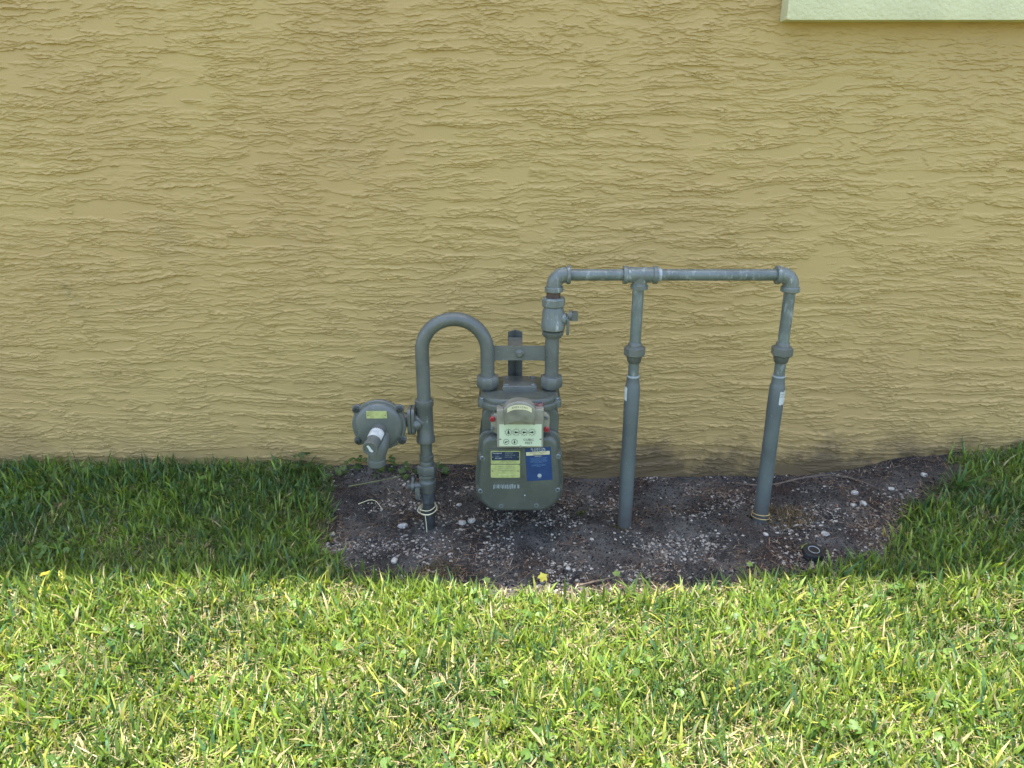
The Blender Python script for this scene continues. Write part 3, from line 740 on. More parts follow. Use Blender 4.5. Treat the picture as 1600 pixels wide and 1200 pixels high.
unut(xM, 'union_nut', inlet)

# ---- outlet
xE, zT = .0985, at(800, 429.5, PY).z
outlet = thing('outlet_pipe', (at(975,820,PY).x, PY, 0), 'weathered grey outlet pipework with ball valve and two drop pipes to the soil', 'gas pipe')
zv0 = Z_(524)
vpipe(xR, Z_(590)-.01, zv0, r1, 'stub_pipe', M['paint'], outlet)
unut(xR, 'union_nut', outlet)
xV = xR+.0015
mb = MB(); mb.lathe([(.0215, Z_(526)), (.0275, Z_(521)), (.0275, Z_(517)), (.024, Z_(516))], (xV, PY, 0), (0,0,1), 8, .2); mb.build('valve_nut', M['paint'], outlet)
mb = MB(); mb.lathe([(.0235, Z_(517.5)), (.0235, Z_(514))], (xV, PY, 0), (0,0,1), 28); mb.build('gasket', M['black'], outlet)
mb = MB(); mb.lathe([(.027, Z_(514.5)), (.0290, Z_(513)), (.0290, Z_(502)), (.0275, Z_(500)), (.0275, Z_(488)), (.0235, Z_(480)), (.022, Z_(476))], (xV, PY, 0), (0,0,1), 32)
hz2 = Z_(493)
mb.lathe([(.014,0),(.014,.012),(.010,.013),(.010,.016)], (xV+.020, PY-.006, hz2-.006), (1,-.25,0), 20)
bv = mb.build('ball_valve', M['paint_fit'], outlet)
mb = MB(); mb.lathe([(.0125,0),(.0125,.008)], (xV+.037, PY-.008, hz2+.002), (1,-.2,0), 20)
mb.box((xV+.043, PY-.018, hz2-.009), (xV+.058, PY+.002, hz2+.011)); mb.slab(rrect(.007,.040,.002,3), (xV+.0345, PY-.014, hz2-.024), (1,0,0), (0,0,1), .005, .001)
mb.build('valve_key', M['paint'], bv)
MB().hexnut((xV, PY, Z_(479)), (0,0,1), .0285, Z_(464.5)-Z_(479), 8, .15, .16).build('union_collar', M['paint_fit'], outlet)
vpipe(xV-.001, Z_(466), Z_(452), .0165, 'rusty_nipple', M['rust'], outlet)
def elbow(xc, zc_, sgn, name, r=.0187, rc=.0225, R_=.026):
    """sgn -1: from going down (z) to going right (x);  +1 the other way"""
    mb = MB(); P = []
    # arc centre is inside the bend
    ax_, az_ = xc-sgn*R_, zc_-R_
    P.append(Vector((xc, PY, zc_-R_-.008)))
    for k in range(13):
        a = PI/2*k/12; P.append(Vector((ax_+sgn*R_*math.cos(a), PY, az_+R_*math.sin(a))))
    P.append(Vector((xc-sgn*(R_+.008), PY, zc_)))
    mb.tube(P, r, 26)
    collar(mb, (xc, PY, zc_-R_-.014), (0,0,1), rc, .012)
    collar(mb, (xc-sgn*(R_+.003), PY, zc_), (-sgn,0,0), rc, .0095)
    return mb.build(name, M['paint_fit'], outlet)
xE = xV+.0005
elbow(xE, zT, -1, 'elbow')
xT = at(1000, 430, PY).x; xR2 = at(1237.5, 430, PY).x; r2 = .0137
def hpipe(x0, x1, name): return MB().lathe([(r2, 0), (r2, x1-x0)], (x0, PY, zT), (1,0,0), 24).build(name, M['paint_pipe'], outlet)
hpipe(xE+.03, xT-.03, 'header_pipe'); hpipe(xT+.03, xR2-.03, 'header_pipe')
mb = MB(); mb.lathe([(.0215,-.040),(.0215,-.031),(.0185,-.029),(.0185,.029),(.0215,.031),(.0215,.040)], (xT, PY, zT), (1,0,0), 26)
mb.lathe([(.019,-.0),(.0175,-.018),(.018,-.022),(.021,-.024),(.021,-.033)], (xT, PY, zT), (0,0,1), 26)
mb.build('tee_fitting', M['paint_fit'], outlet)
mb = MB(); mb.lathe([(.0145,0),(.0155,.002),(.0155,.006),(.0145,.008)], (xT+.042, PY, zT), (1,0,0), 20); mb.build('paint_ring', M['pale'], outlet)
elbow(xR2, zT, 1, 'elbow')
def drop(x, pxl, hexrot, lab_side):
    z_hex1, z_hex0 = Z_(541), Z_(556); g0 = gz1(x, PY)
    vpipe(x, Z_(537), zT-.03, r2, 'drop_pipe', M['paint_pipe'], outlet)
    mb = MB(); mb.lathe([(.0165, Z_(542)), (.0165, Z_(536)), (.0150, Z_(534.5))], (x, PY, 0), (0,0,1), 24)
    mb.lathe([(.0215, z_hex0), (.0268, z_hex0+.004), (.0268, z_hex1-.003), (.0195, z_hex1+.001)], (x, PY, 0), (0,0,1), 8 if hexrot < .2 else 6, hexrot)
    mb.lathe([(.0130, Z_(567)), (.0165, Z_(565)), (.0200, z_hex0+.001)], (x, PY, 0), (0,0,1), 24)
    mb.build('reducer', M['paint'], outlet)
    vpipe(x, Z_(590), Z_(565), .0133, 'short_pipe', M['paint_pipe'], outlet)
    mb = MB(); mb.lathe([(.0152, Z_(589)), (.0158, Z_(588)), (.0158, Z_(586.5)), (.014, Z_(586))], (x, PY, 0), (0,0,1), 24); mb.build('end_ring', M['pale'], outlet)
    mb = MB(); mb.lathe([(.0185, g0-.05), (.0188, Z_(655)), (.0196, Z_(645)), (.0190, Z_(604)), (.0172, Z_(600)), (.0160, Z_(596)), (.0155, Z_(588.5))], (x, PY, 0), (0,0,1), 30)
    sl_ = mb.build('riser_sleeve', M['sleeve'], outlet)
    return sl_
m = painted('plastic_sleeve', (.098,.114,.110,1), .40, nscale=8); M['sleeve'] = m
def sleeve_mat():
    """grey plastic sleeve with soil splash at its foot"""
    n = m.node_tree; p = n.nodes['Principled BSDF']; src = p.inputs['Base Color'].links[0].from_socket
    ge = n.nodes.new('ShaderNodeNewGeometry'); sp_ = n.nodes.new('ShaderNodeSeparateXYZ'); n.links.new(ge.outputs['Position'], sp_.inputs[0])
    tc = n.nodes.new('ShaderNodeTexCoord').outputs['Object']
    ad = n.nodes.new('ShaderNodeMath'); ad.operation = 'MULTIPLY_ADD'; n.links.new(noise_node(n, tc, 25, 5), ad.inputs[0]); ad.inputs[1].default_value = -.10; n.links.new(sp_.outputs['Z'], ad.inputs[2])
    n.links.new(mixc(n, src, (.07,.068,.062,1), ramp(n, ad.outputs[0], .0, .045, (.75,.75,.75,1), (0,0,0,1))), p.inputs['Base Color'])
sleeve_mat()
s1 = drop(xT-.002, 0, .1, 0); s2 = drop(xR2, 0, .42, 1)
def wrap_label(x, a0, a1, z0, z1, r, parent, ragged=.0012):
    """torn sticker following the sleeve: angle 0 faces the camera (-Y), positive to the right"""
    mb = MB(); n = 8; vs_ = []; fs = []
    for i in range(n+1):
        a = a0+(a1-a0)*i/n
        for z, s_ in ((z0, 1), (z1, 1)):
            zz = z+random.uniform(-ragged, ragged)*2
            vs_.append((x+r*math.sin(a), PY-r*math.cos(a), zz))
    for i in range(n): fs.append((2*i, 2*i+2, 2*i+3, 2*i+1))
    mb.add(vs_, fs); o = mb.build('paper_label', M['white'], parent); return o
lb = wrap_label(xR2, .05, 1.25, Z_(628), Z_(608), .0199, s2)
for (dx, zz, t_) in ((.0075, Z_(612.5), 'CAUTION'), (.0075, Z_(616), 'GAS LINE')):
    text('label_print', t_, .0032, (xR2+dx, PY-.0192-.0009, zz), M['ink'], lb)
wrap_label(xT-.002, -1.45, -.85, Z_(623), Z_(603), .0199, s1)
# wires
def wire(x, z, r, name, m, label, loops, rw, tilt=.3):
    P = []
    for (k, (rad, ph, dz)) in enumerate(loops):
        for i in range(25):
            a = 2*PI*i/24+ph; t = i/24
            P.append(Vector((x+math.cos(a)*rad, PY+math.sin(a)*rad*.95, z+dz+t*.004*(-1)**k+math.sin(a+.6)*rad*tilt)))
    return P
zw = Z_(795)
P = wire(xL, zw, .02, 'w', None, '', ((.0185,1.0,.006),(.0205,1.0,.001),(.0215,1.0,-.004)), .0012)
P2 = []
for i, p_ in enumerate(P):
    q_ = p_.copy()
    if q_.x < xL-.010: q_.x -= (xL-.010-q_.x)*(.9 if i < 50 else .2)
    P2.append(q_)
P2 += [Vector((xL-.008, PY-.018, zw-.012)), Vector((xL-.006, PY-.020, zw-.03)), Vector((xL-.005, PY-.022, gzl-.004))]
o = MB().tube(P2, .00125, 7).build('tracer_wire', M['wire'], None, loc=(xL, PY, gzl)); tag(o, 'cream tracer wire coiled round the dark riser foot', 'wire')
g0 = gz1(xR2, PY)
P = wire(xR2, g0+.016, .02, 'w', None, '', ((.0225,0,.001),(.0235,0,-.004)), .0013, -.12)
o = MB().tube(P, .0012, 7).build('tracer_wire', M['twine'], None, loc=(xR2, PY, g0)); tag(o, 'tan wire loop round the foot of the rightmost drop pipe', 'wire')

# ---- support post and bar
xs_ = at(805, 520, PY+.06).x; yS = PY+.095
post = thing('support_post', (xs_, yS, 0), 'grey painted angle iron stake standing between the meter and the wall', 'post')
zb1, zb0 = Z_(541), Z_(563)
ztop = at(805, 517, yS).z
mb = MB(); wA = .0185
# open V of two leaves, apex away from the camera
def leafplate(sx):
    a = [(xs_, yS+.014), (xs_+sx*wA, yS-.006), (xs_+sx*wA, yS-.010), (xs_, yS+.010)]
    if sx < 0: a = a[::-1]
    lo = gz1(xs_, yS)-.05
    return MB().rings([[(p_[0], p_[1], lo) for p_ in a], [(p_[0], p_[1], ztop) for p_ in a]])
leafplate(1).build('angle_leaf', M['paint'], post); leafplate(-1).build('angle_leaf', M['paint'], post)
bar = MB(); bar.slab([(xM+.004, zb0-.006), (xM+.022, zb0), (xR-.022, zb0), (xR-.004, zb0-.009), (xR-.004, zb1+.008), (xR-.019, zb1), (xM+.022, zb1), (xM+.004, zb1+.003)], (0, PY+.006, 0), (1,0,0), (0,0,1), .007, .001)
bo = bar.build('meter_bar', M['paint'], post)
MB().box((xs_-.0178, PY+.0135, zb0+.004), (xs_+.0178, yS-.0102, zb1-.002)).build('spacer', M['paint'], post)
xb, zb = at(812, 552, PY-.01).x, (zb0+zb1)/2
MB().lathe([(.0105,0),(.0105,.003),(.009,.004)], (xb, PY-.001, zb), (0,-1,0), 24).build('washer', M['paint'], bo)
MB().hexnut((xb, PY-.005, zb), (0,-1,0), .0068, .006, 6).build('bolt', M['paint'], bo)

# ============================================================ REGULATOR
rc_ = at(593, 663, -.335)
reg = thing('pressure_regulator', (rc_.x, rc_.y, rc_.z), 'round grey gas pressure regulator with white stickered spring cap and down facing vent', 'gas regulator')
RY = -.335; rd = .0655
mb = MB(); mb.lathe([(.030,.048),(.052,.040),(.060,.020),(.062,.004),(.062,0)], (rc_.x, RY, rc_.z), (0,1,0), 48); mb.build('rear_case', M['paint'], reg)
mb = MB(); mb.lathe([(rd, .0), (rd+.0015, .002), (rd+.0015, .006), (rd-.0005, .0085), (.0600, .0088), (.0588,.0125), (.0560, .0158), (.050, .0182), (.036, .0195), (.016, .0200),(0,.0200)], (rc_.x, RY, rc_.z), (0,-1,0), 56)
# lugs
lugs = []
for ang in (141, 39, 218, -36):
    a = R(ang); lx, lz = rc_.x+.069*math.cos(a), rc_.z+.069*math.sin(a)
    mb.lathe([(.0130,0),(.0130,.0075),(.0115,.0090)], (lx-.003*math.cos(a), RY+.001, lz-.003*math.sin(a)), (0,-1,0), 20); lugs.append((lx, lz))
fc = mb.build('front_case', M['paint'], reg)
for lx, lz in lugs:
    MB().lathe([(.0078,0),(.0078,.004),(.006,.0055),(.003,.0056),(.0028,.003),(0,.003)], (lx, RY-.0078, lz), (0,-1,0), 16).build('case_bolt', M['bolt'], reg)
# outlet body behind, towards flange
mb = MB(); xfl = xf-.0005
mb.lathe([(.026,0),(.022,.02),(.0185,.03),(.0185, (xfl-rc_.x)-.030)], (rc_.x+.024, PY+.002, zf+.002), (1,0,0), 24)
mb.build('outlet_neck', M['paint'], reg)
MB().slab(fl, (xfl-.0090, PY-.004, zf+.004), (0,1,0), (0,0,1), .0085, .0012, .001).build('flange_plate', M['paint'], reg)
# spring tower towards the camera
tw0 = Vector((rc_.x+.001, RY-.018, rc_.z-.010)); td = Vector((-.10, -1, -.13)).normalized()
MB().lathe([(.0205,-.004),(.0195,.008),(.0188,.018),(.0180,.050),(.0172,.052),(.0172,.066),(.0186,.067),(.0186,.082),(.0178,.084),(.0150,.084),(.0140,.081),(0,.081)], tw0, td, 32).build('spring_tower', M['paint'], reg)
stk = MB(); n = 14; vs_ = []; uu = td.cross(Vector((0,0,1))).normalized(); vv = uu.cross(td).normalized()
if vv.z < 0: vv = -vv
for i in range(n+1):
    a = R(-10+200*i/n)-.35
    for h in (.012, .050): vs_.append(tw0+td*h+(uu*math.cos(a)+vv*math.sin(a))*.0189)
stk.add(vs_, [(2*i, 2*i+1, 2*i+3, 2*i+2) for i in range(n)])
so_ = stk.build('sticker', M['white'], reg, 80)
bars = MB()
for i in range(9):
    a = R(72+5.5*i); w_ = R(1.1+1.6*((i*7) % 3)/2)
    bars.add([tw0+td*h+(uu*math.cos(b_)+vv*math.sin(b_))*.01905 for h, b_ in ((.026,a),(.026,a+w_),(.037,a+w_),(.037,a))], [(0,1,2,3)])
for i in range(6):
    a = R(66-8*i)
    bars.add([tw0+td*h+(uu*math.cos(b_)+vv*math.sin(b_))*.01905 for h, b_ in ((.026,a),(.026,a-R(2)),(.046-.003*(i%3),a-R(2)),(.046-.003*(i%3),a))], [(0,1,2,3)])
bars.build('sticker_print', M['pale'], so_, 80)
capc = tw0+td*.0822
mb = MB(); mb.slab([(-.008,.007),(-.004,.001),(-.001,-.007),(.005,-.0095),(.008,-.006),(.003,-.001),(.001,.004),(-.004,.009)][::-1], capc, (1,0,0), (0,0,1), .0012)
mb.build('cap_mark', M['white'], reg)
# vent elbow
vx = at(587, 715, -.375).x
P = [Vector((rc_.x+.007, RY-.010, rc_.z-.022)), Vector((rc_.x+.005, RY-.024, rc_.z-.030)), Vector((rc_.x+.001, RY-.034, rc_.z-.044)), Vector((vx+.004, RY-.038, rc_.z-.060)), Vector((vx+.002, RY-.039, rc_.z-.074)), Vector((vx+.002, RY-.039, rc_.z-.080))]
mb = MB(); mb.tube(P, [.020,.0235,.0245,.0230,.0205,.0200], 28)
mb.lathe([(.0200,0),(.0226,-.002),(.0232,-.004),(.0226,-.017),(.0195,-.019),(.0165,-.018),(.0150,-.006),(0,-.006)], (vx+.002, RY-.039, rc_.z-.074), (0,0,1), 32)
mb.build('vent_elbow', M['paint'], reg)
pl = at(587, 648, RY-.024)
pm = at(588, 649, RY-.024)
npl = MB().slab(rrect(.050, .0185, .0005, 1), (pm.x, RY-.0172, pm.z), (1,0,0), (0,0,1), .004, 0).build('nameplate', M['brass'], reg)
for sx in (-1, 1): MB().lathe([(.0014,0),(.0014,.0008)], (pm.x+sx*.021, RY-.0211, pm.z-.001), (0,-1,0), 10).build('plate_rivet', M['ink'], npl)
for (dx, rot, t_) in ((.042, R(70), 'VALVE'), (-.046, R(-75), 'VENT')):
    text('cast_lettering', t_, .012, (rc_.x+dx, RY-.0188, rc_.z-.010), M['paint_fit'], fc, rz=rot)

# ============================================================ METER
mx = at(812, 640, -.385).x; MYF, MYB = -.385, -.195
zt = Z_(600)-.006      # top of the top cover
meter = thing('gas_meter', (mx, PY, .10), 'grey diaphragm gas meter with dial index, data plates and blue utility sticker', 'gas meter')
# top cover
def topo(w_, d_, r_): return rrect(w_, d_, r_, 10)
yc = (MYF+MYB)/2
mb = MB(); mb.slab(topo(.204, .190, .062), (mx, yc, zt-.034), (1,0,0), (0,1,0), .014, .004, .001)
mb.slab(topo(.192, .178, .060), (mx, yc, zt-.0215), (1,0,0), (0,1,0), .0155, .009, 0, 5)
for sx in (-1, 1):
    mb.lathe([(.0105,0),(.0105,.016),(.009,.0185)], (mx+sx*.092, yc-.058, zt-.034), (0,0,1), 18)
mb.lathe([(.017,0),(.017,.0135),(.012,.018),(0,.018)], (mx-.030, MYF+.010, zt-.030), (0,0,1), 22)
tc_ = mb.build('top_cover', M['paint_meter'], meter)
for sx in (-1, 1):
    MB().lathe([(.006,0),(.006,.003),(.0045,.0045),(.0025,.0045),(.0025,.002),(0,.002)], (mx+sx*.092, yc-.058, zt-.0155), (0,0,1), 14).build('cover_screw', M['screw'], tc_)
mb = MB(); mb.lathe([(.0105,0),(.0105,.012),(.0095,.015),(.0075,.0155),(.0070,.012),(0,.012)], (at(842,640,MYF).x, MYF+.006, zt-.028), (0,0,1), 22); mb.build('seal_cap', M['pinkred'], tc_)
# tangent plate
ptx = at(812, 600, PY).x; p0, p1 = -.045, .045
tp = [(-.0425,-.048),(-.039,-.050),(.039,-.050),(.0425,-.048),(.040,.028),(.038,.030),(-.038,.030),(-.040,.028)]
ypl = -.270
mb = MB(); mb.slab(tp, (ptx, ypl, zt-.008), (1,0,0), (0,1,0), .015, .002, 0); pt = mb.build('access_plate', M['paint'], meter)
for sx, sy in ((-1,-1),(1,-1),(-1,1),(1,1)):
    MB().lathe([(.0058,0),(.0058,.002),(.0045,.0035),(.002,.0035),(.0018,.0015),(0,.0015)], (ptx+sx*.033, ypl-.010+sy*.031-(.0 if sy < 0 else .006), zt+.0068), (0,0,1), 12).build('plate_screw', M['screw'], pt)
# body
zbt = zt-.034; zb_ = .125
mb = MB(); mb.slab(rrect(.190, zbt-zb_, .03, 6, 0, (zbt+zb_)/2), (mx+.002, -.235, 0), (1,0,0), (0,0,1), .115, .006, .004); mb.build('body', M['paint_meter'], meter)
# covers (front and rear pans)
def pan(yback, depth, flip, name):
    zt_, zb2 = at(812, 682, MYF-.01).z, .0935
    h = zt_-zb2; wt, wb = .200, .2215
    out = []
    # clockwise-safe outline: top right, top left, bottom left, bottom right
    def corner(cx_, cz_, r_, a0, n=8):
        for k in range(n+1):
            a = R(a0+90*k/n); out.append((cx_+r_*math.cos(a), cz_+r_*math.sin(a)))
    corner(wt/2-.026, zt_-.026, .026, 0); corner(-wt/2+.026, zt_-.026, .026, 90)
    out.append((-wb/2, zb2+.095)); corner(-wb/2+.058, zb2+.056, .058, 180, 10); corner(wb/2-.058, zb2+.056, .058, 270, 10); out.append((wb/2, zb2+.095))
    inner = []
    czz = (zt_+zb2)/2
    mb = MB(); ux = (1,0,0) if not flip else (-1,0,0)
    mb.slab(out, (mx, yback, 0), ux, (0,0,1), .010, .003, .001)
    o2 = []
    for (a, c) in out: o2.append((a*.93, czz+(c-czz)*.945))
    s_ = -1 if not flip else 1
    mb.slab(o2, (mx, yback+s_*.009, 0), ux, (0,0,1), depth-.009, .012, 0, 6)
    return mb, zt_, zb2
mb, pzt, pzb = pan(-.350, .036, False, 'front_cover')
bolts = [(754,716),(872,713),(751,767),(871,765),(783,790),(838,789)]
FY = -.386
for px_, py_ in bolts:
    p_ = at(px_, py_, -.383); mb.lathe([(.0125,0),(.0115,.026),(.0095,.0300)], (p_.x, -.352, p_.z), (0,-1,0), 18)
fcv = mb.build('front_cover', M['paint_meter'], meter, 40)
for px_, py_ in bolts:
    p_ = at(px_, py_, -.383); MB().lathe([(.0070,0),(.0070,.003),(.0055,.005),(.0032,.005),(.0030,.002),(0,.002)], (p_.x, -.3815, p_.z), (0,-1,0), 14).build('cover_bolt', M['screw'], fcv)
mb, _, _ = pan(-.245, .034, True, 'rear_cover'); mb.build('rear_cover', M['paint_meter'], meter, 40)
# index
IY = -.412
def AI(px_, py_, y=IY): return at(px_, py_, y)
a_, b_ = AI(776, 641), AI(849, 701)
w_ = b_.x-a_.x; h_ = a_.z-b_.z; cxi = (a_.x+b_.x)/2; czi = (a_.z+b_.z)/2
mb = MB(); mb.slab(rrect(w_, h_, .004, 4), (cxi, -.350, czi), (1,0,0), (0,0,1), .058, .004, 0); 
ib = mb.build('index_box', M['beige'], meter)
for sx in (-1, 1):
    out = [(0,-.026),(.004,-.025),(.0155,-.016),(.0165,.012),(.006,.026),(0,.026)]
    if sx < 0: out = [(-a, c) for a, c in out][::-1]
    MB().slab(out, (cxi+sx*(w_/2-.001), -.352, czi+.004+(.004 if sx > 0 else 0)), (1,0,0), (0,0,1), .036, .002).build('side_wing', M['beige'], ib)
for px_, py_, mt, nm in ((769.5,655,'red','red_seal'),(854,671,'red','red_seal'),(769,670,'screw','wing_screw'),(854,653,'screw','wing_screw')):
    p_ = AI(px_, py_, -.390); rr_ = .0070 if mt == 'red' else .0046
    MB().lathe([(rr_,0),(rr_,.004),(rr_*.75,.006),(rr_*.45,.006),(rr_*.4,.004),(0,.004)], (p_.x, -.3875, p_.z), (0,-1,0), 18).build(nm, M[mt], ib)
# dial plate
a_, b_ = AI(780, 664), AI(846, 698)
dpw, dph = b_.x-a_.x, a_.z-b_.z; dcx, dcz = (a_.x+b_.x)/2, (a_.z+b_.z)/2
DY = -.408
dp = MB().slab(rrect(dpw, dph, .0008, 2), (dcx, DY+.0005, dcz), (1,0,0), (0,0,1), .0015, 0).build('dial_plate', M['dial'], meter)
def ringo(mb, c, r, t, n=28, a0=0, a1=2*PI):
    vs_ = []; 
    for i in range(n+1):
        a = a0+(a1-a0)*i/n; vs_ += [(c.x+r*math.cos(a), DY-.0016, c.z+r*math.sin(a)), (c.x+(r-t)*math.cos(a), DY-.0016, c.z+(r-t)*math.sin(a))]
    mb.add(vs_, [(2*i, 2*i+2, 2*i+3, 2*i+1) for i in range(n)])
for k, (px_, py_, ang, r_) in enumerate(((794.5,675,92,.0078),(806.5,675,-5,.0078),(819,675,5,.0078),(831,675,185,.0078),(791,690,20,.0072),(804,690,88,.0072))):
    c = AI(px_, py_, DY); dm = MB(); ringo(dm, c, r_, .0006 if k < 4 else .0009, 24)
    for t in range(10):
        a = PI/2+2*PI*t/10; ca, sa = math.cos(a), math.sin(a)
        if k < 4:
            dm.add([(c.x+ca*r_*.80-sa*.0003, DY-.0017, c.z+sa*r_*.80+ca*.0003), (c.x+ca*r_*.80+sa*.0003, DY-.0017, c.z+sa*r_*.80-ca*.0003), (c.x+ca*r_*1.05, DY-.0017, c.z+sa*r_*1.05)], [(0,1,2)])
    dl = dm.build('dial', M['ink'], dp)
    for t in range(10) if k < 4 else ():
        a = PI/2-(2*PI*t/10)*(-1 if k % 2 else 1)
        tx = text('digit', str(t), .0034, (c.x+math.cos(a)*r_*1.22, DY-.0017, c.z+math.sin(a)*r_*1.22), M['ink'], dp)
    a = R(ang); ca, sa = math.cos(a), math.sin(a); L_ = r_*.95; hw = .0030 if k < 4 else .0020
    MB().add([(c.x-sa*hw-ca*.003, DY-.0024, c.z+ca*hw-sa*.003), (c.x+sa*hw-ca*.003, DY-.0024, c.z-ca*hw-sa*.003), (c.x+ca*L_, DY-.0024, c.z+sa*L_), (c.x-ca*.004, DY-.0024, c.z-sa*.004)], [(0,3,1),(0,1,2)]).build('pointer', M['ink'], dp)
p_ = AI(826, 687, DY); text('print', 'CUBIC', .0088, (p_.x, DY-.0016, p_.z), M['ink'], dp)
p_ = AI(826, 692, DY); text('print', 'FEET', .0088, (p_.x, DY-.0016, p_.z), M['ink'], dp)
for px_ in (781.8, 844.5):
    p_ = AI(px_, 686, DY); MB().slab(rrect(.0052,.0032,.0015,4), (p_.x, DY-.0008, p_.z), (1,0,0), (0,0,1), .001).build('plate_slot', M['hood'], dp)
p_ = AI(813, 698.5); MB().lathe([(.0030,0),(.0030,.003),(.002,.004)], (p_.x, -.4075, p_.z), (0,-1,0), 14).build('box_screw', M['beige'], ib)
# hood: arched flap cover over the register
hx0, hx1 = AI(786,650).x, AI(837,650).x
hw = (hx1-hx0)/2; hcx = (hx0+hx1)/2
zt1_, zt0_ = at(811, 627, -.43).z, at(811, 639, -.43).z; zb1_, zb0_ = at(811, 659, -.43).z, at(811, 664, -.43).z
def hood_out(k=1.0):
    out = []
    for i in range(13):
        t = 1-2*i/12; out.append((hcx+hw*k*t, zt0_+(zt1_-zt0_)*(1-abs(t)**2.4)))
    for i in range(9):
        t = -1+2*i/8; out.append((hcx+hw*k*t*.93, zb0_+(zb1_-zb0_)*(1-t*t)))
    return out
hd = MB().slab(hood_out(), (0, -.404, 0), (1,0,0), (0,0,1), .030, .004, 0, 3).build('index_hood', M['hood'], meter, 50)
st = MB(); vs_ = []; n = 12
for i in range(n+1):
    t = -.74+1.48*i/n; top = zt0_+(zt1_-zt0_)*(1-abs(t)**2.4)
    for dz in (-.0190, -.0070): vs_.append((hcx+hw*t, -.4345, top+dz*(1-.1*abs(t))))
st.add(vs_, [(2*i, 2*i+2, 2*i+3, 2*i+1) for i in range(n)])
st_o = st.build('hood_strip', M['cream'], meter, 60)
for i, ch in enumerate('AMERICAN'):
    t = -.42+.12*i; top = zt0_+(zt1_-zt0_)*(1-abs(t)**2.4)
    text('strip_letter', ch, .0066, (hcx+hw*t, -.4348, top-.0128), M['bolt'], st_o)
# data plates on the front cover
PF = -.386
def plate(px0, py0, px1, py1, name, m_, parent, th=.0012, y=PF, r_=.003):
    a, b_ = at(px0, py0, y), at(px1, py1, y); w_, h_ = b_.x-a.x, a.z-b_.z
    o = MB().slab(rrect(w_, h_, r_, 4), ((a.x+b_.x)/2, y+.0004, (a.z+b_.z)/2), (1,0,0), (0,0,1), th, 0).build(name, m_, parent); return o, (a.x+b_.x)/2, (a.z+b_.z)/2, w_, h_
fr, *_ = plate(763.5, 700.5, 815, 748.5, 'plate_frame', M['paint_meter'], meter, .0022)
u1, ux_, uz_, uw, uh = plate(766.8, 704, 812.5, 724, 'data_plate', M['brass'], meter, .0032, r_=.0025)
nv, *_ = plate(768, 705.2, 811.4, 718.6, 'navy_field', M['navy'], u1, .0036, r_=.002)
y_t = PF-.0036
def tt(s_, size, px_, py_, m_, parent, y, al='CENTER'):
    p_ = at(px_, py_, y); return text('print', s_, size, (p_.x, y, p_.z), m_, parent, al)
tt('Honeywell', .0052, 769.5, 708.2, M['white'], u1, y_t, 'LEFT')
tt('AMERICAN', .0040, 789, 708, M['pale'], u1, y_t, 'LEFT'); tt('METER TYPE 250', .0034, 789, 711.3, M['pale'], u1, y_t, 'LEFT'); tt('MAOP 5 PSI', .0034, 789, 714.4, M['pale'], u1, y_t, 'LEFT')
tt('CLASS', .0032, 774, 713, M['pale'], u1, y_t, 'LEFT'); tt('AC-250', .0050, 773.5, 716.2, M['white'], u1, y_t, 'LEFT')
l1, lx_, lz_, lw, lh = plate(766.8, 725.3, 812.5, 745.5, 'data_plate', M['brass'], meter, .0032, r_=.0025)
for px_, py_, par in ((769.8,714.2,u1),(810,714,u1),(769.5,736,l1),(809.5,736,l1)):
    p_ = at(px_, py_, y_t); MB().lathe([(.0017,0),(.0015,.001)], (p_.x, y_t+.0002, p_.z), (0,-1,0), 10).build('plate_rivet', M['screw'], par)
plm = mat('embossed_plate_print', (.58,.62,.32,1), .5)
for i, s_ in enumerate(('BADGE NO   CU FT PER REV', 'CAP 250 CFH  1/2 IN DIFF', 'WORKING PRESSURE 5 PSIG')): tt(s_, .0027, 789.6, 729+3.2*i, M['paint_fit'], l1, y_t)
tt('582   0045 1 7260', .0050, 789.6, 741.5, plm, l1, y_t)
tt('No. 21 - 0 5 8 4 6 2 8', .0030, 789.6, 721.6, M['paint_fit'], u1, y_t)
# blue sticker, slightly rotated
ba, bb = at(821.5, 698, PF), at(862, 751, PF)
bw, bh = bb.x-ba.x, ba.z-bb.z; bcx, bcz = (ba.x+bb.x)/2, (ba.z+bb.z)/2-.001; ROT = R(-4)
def brot(dx, dz): return (bcx+dx*math.cos(ROT)+dz*math.sin(ROT), bcz-dx*math.sin(ROT)+dz*math.cos(ROT))
def bquad(x0, z0, x1, z1, y, m_, name, par):
    c4 = [brot(x0,z0), brot(x1,z0), brot(x1,z1), brot(x0,z1)]
    vs_ = [(a, y, c) for a, c in c4]+[(a, y+.0006, c) for a, c in c4]
    return MB().add(vs_, [(0,1,2,3),(0,4,5,1),(1,5,6,2),(2,6,7,3),(3,7,4,0)]).build(name, m_, par)
ROT = -ROT; ROT = R(-4)
bs = bquad(-bw/2+.001, -bh/2+.002, bw/2-.001, bh/2-.001, PF-.0007, M['blue'], 'utility_sticker', meter)
bquad(-bw/2+.003, bh/2-.021, bw/2-.004, bh/2-.0115, PF-.0011, M['cream'], 'white_panel', bs)
def bt(s_, size, dx, dz, m_):
    x_, z_ = brot(dx, dz); text('print', s_, size, (x_, PF-.0014, z_), m_, bs, rz=ROT)
bt('FLORIDA', .0082, -.001, bh/2-.0046, M['white']); bt('CITY GAS', .0072, .001, bh/2-.0092, M['white'])
swo = MB(); 
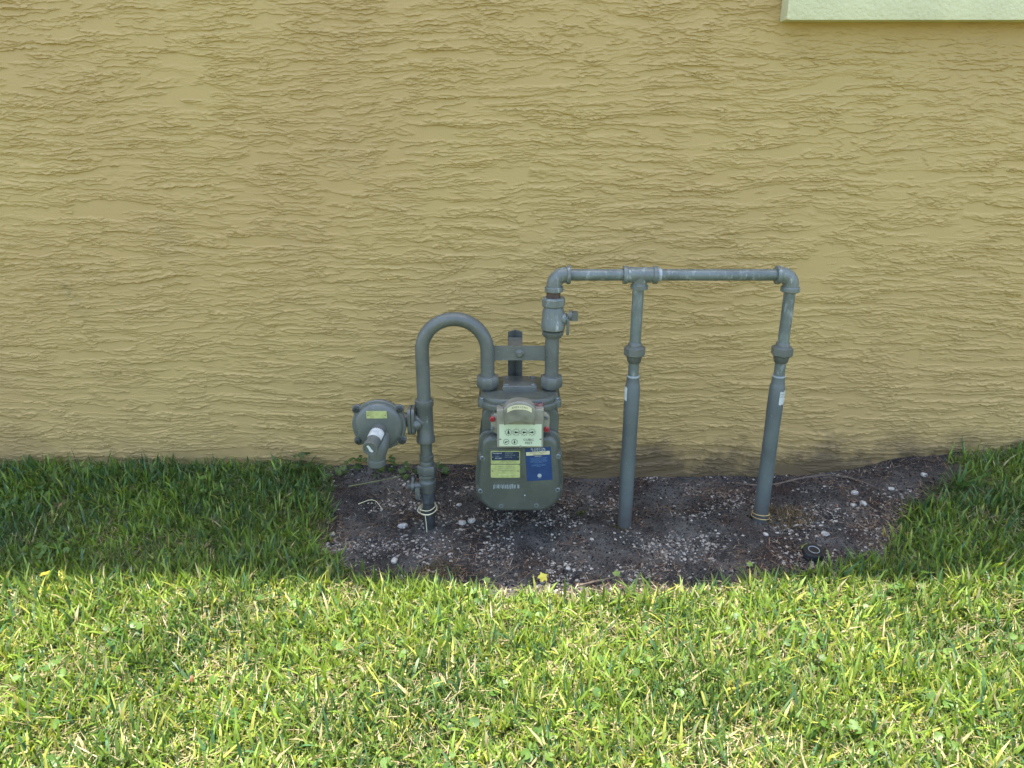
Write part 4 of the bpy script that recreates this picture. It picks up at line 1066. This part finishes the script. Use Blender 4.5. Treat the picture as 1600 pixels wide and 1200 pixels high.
for i in range(5):
    a0_, a1_ = R(100-26*i), R(100-26*(i+1)); cx0, cz0 = .0125, bh/2-.0075
    q4 = [brot(cx0+.0055*math.cos(a0_), cz0+.0055*math.sin(a0_)), brot(cx0+.0055*math.cos(a1_), cz0+.0055*math.sin(a1_)), brot(cx0+.0042*math.cos(a1_), cz0+.0042*math.sin(a1_)), brot(cx0+.0042*math.cos(a0_), cz0+.0042*math.sin(a0_))]
    swo.add([(a, PF-.0014, c) for a, c in q4], [(0,1,2,3)])
swo.build('logo_swoosh', M['white'], bs)
bt('EMERGENCY / GAS / LEAKS', .0034, 0, bh/2-.0140, M['ink']); bt('888-352-5325', .0044, 0, bh/2-.0185, M['ink'])
bt('WARNING', .0036, -.0005, bh/2-.0240, M['white'])
for i, s_ in enumerate(('DO NOT TAMPER WITH THIS METER', 'OR REMOVE IT FROM ITS PLACE', 'IT IS THE PROPERTY OF THE GAS', 'COMPANY AND ONLY AUTHORIZED', 'PERSONS MAY OPERATE OR SERVE', 'THIS EQUIPMENT')): bt(s_, .0026, 0, bh/2-.0285-.0026*i, M['ltblue'])
for i, s_ in enumerate(('NO MANIPULE ESTE MEDIDOR', 'PROPIEDAD DE LA EMPRESA', 'DE GAS')): bt(s_, .0026, 0, bh/2-.0468-.0026*i, M['ltblue'])
x_, z_ = brot(0, -bh/2+.0155)
MB().lathe([(.0052,0),(.0052,.0004)], (x_, PF-.0008, z_), (0,-1,0), 20).build('round_logo', M['pale'], bs)
bt('81', .0050, 0, -bh/2+.0155, M['blue']) if False else None
bt('CALL 811', .0026, 0, -bh/2+.0088, M['pale'])
# worn bar code painted over
bc = MB(); a, b_ = at(771, 756, PF), at(811, 764, PF); x = a.x
while x < b_.x:
    w_ = random.choice((.0005,.0009,.0014)); t = random.uniform(0,.004); d = random.uniform(0,.003)
    if random.random() < .85: bc.add([(x,PF-.0004,b_.z+d),(x+w_,PF-.0004,b_.z+d),(x+w_,PF-.0004,a.z-t),(x,PF-.0004,a.z-t)], [(0,1,2,3)])
    x += w_+random.choice((.0006,.001,.0018))
bc.build('worn_barcode', M['pale'], meter)
MB().lathe([(.0018,0),(.0012,.0005)], (at(820,774,PF).x, PF, at(820,774,PF).z), (0,-1,0), 8).build('paint_fleck', M['white'], meter)
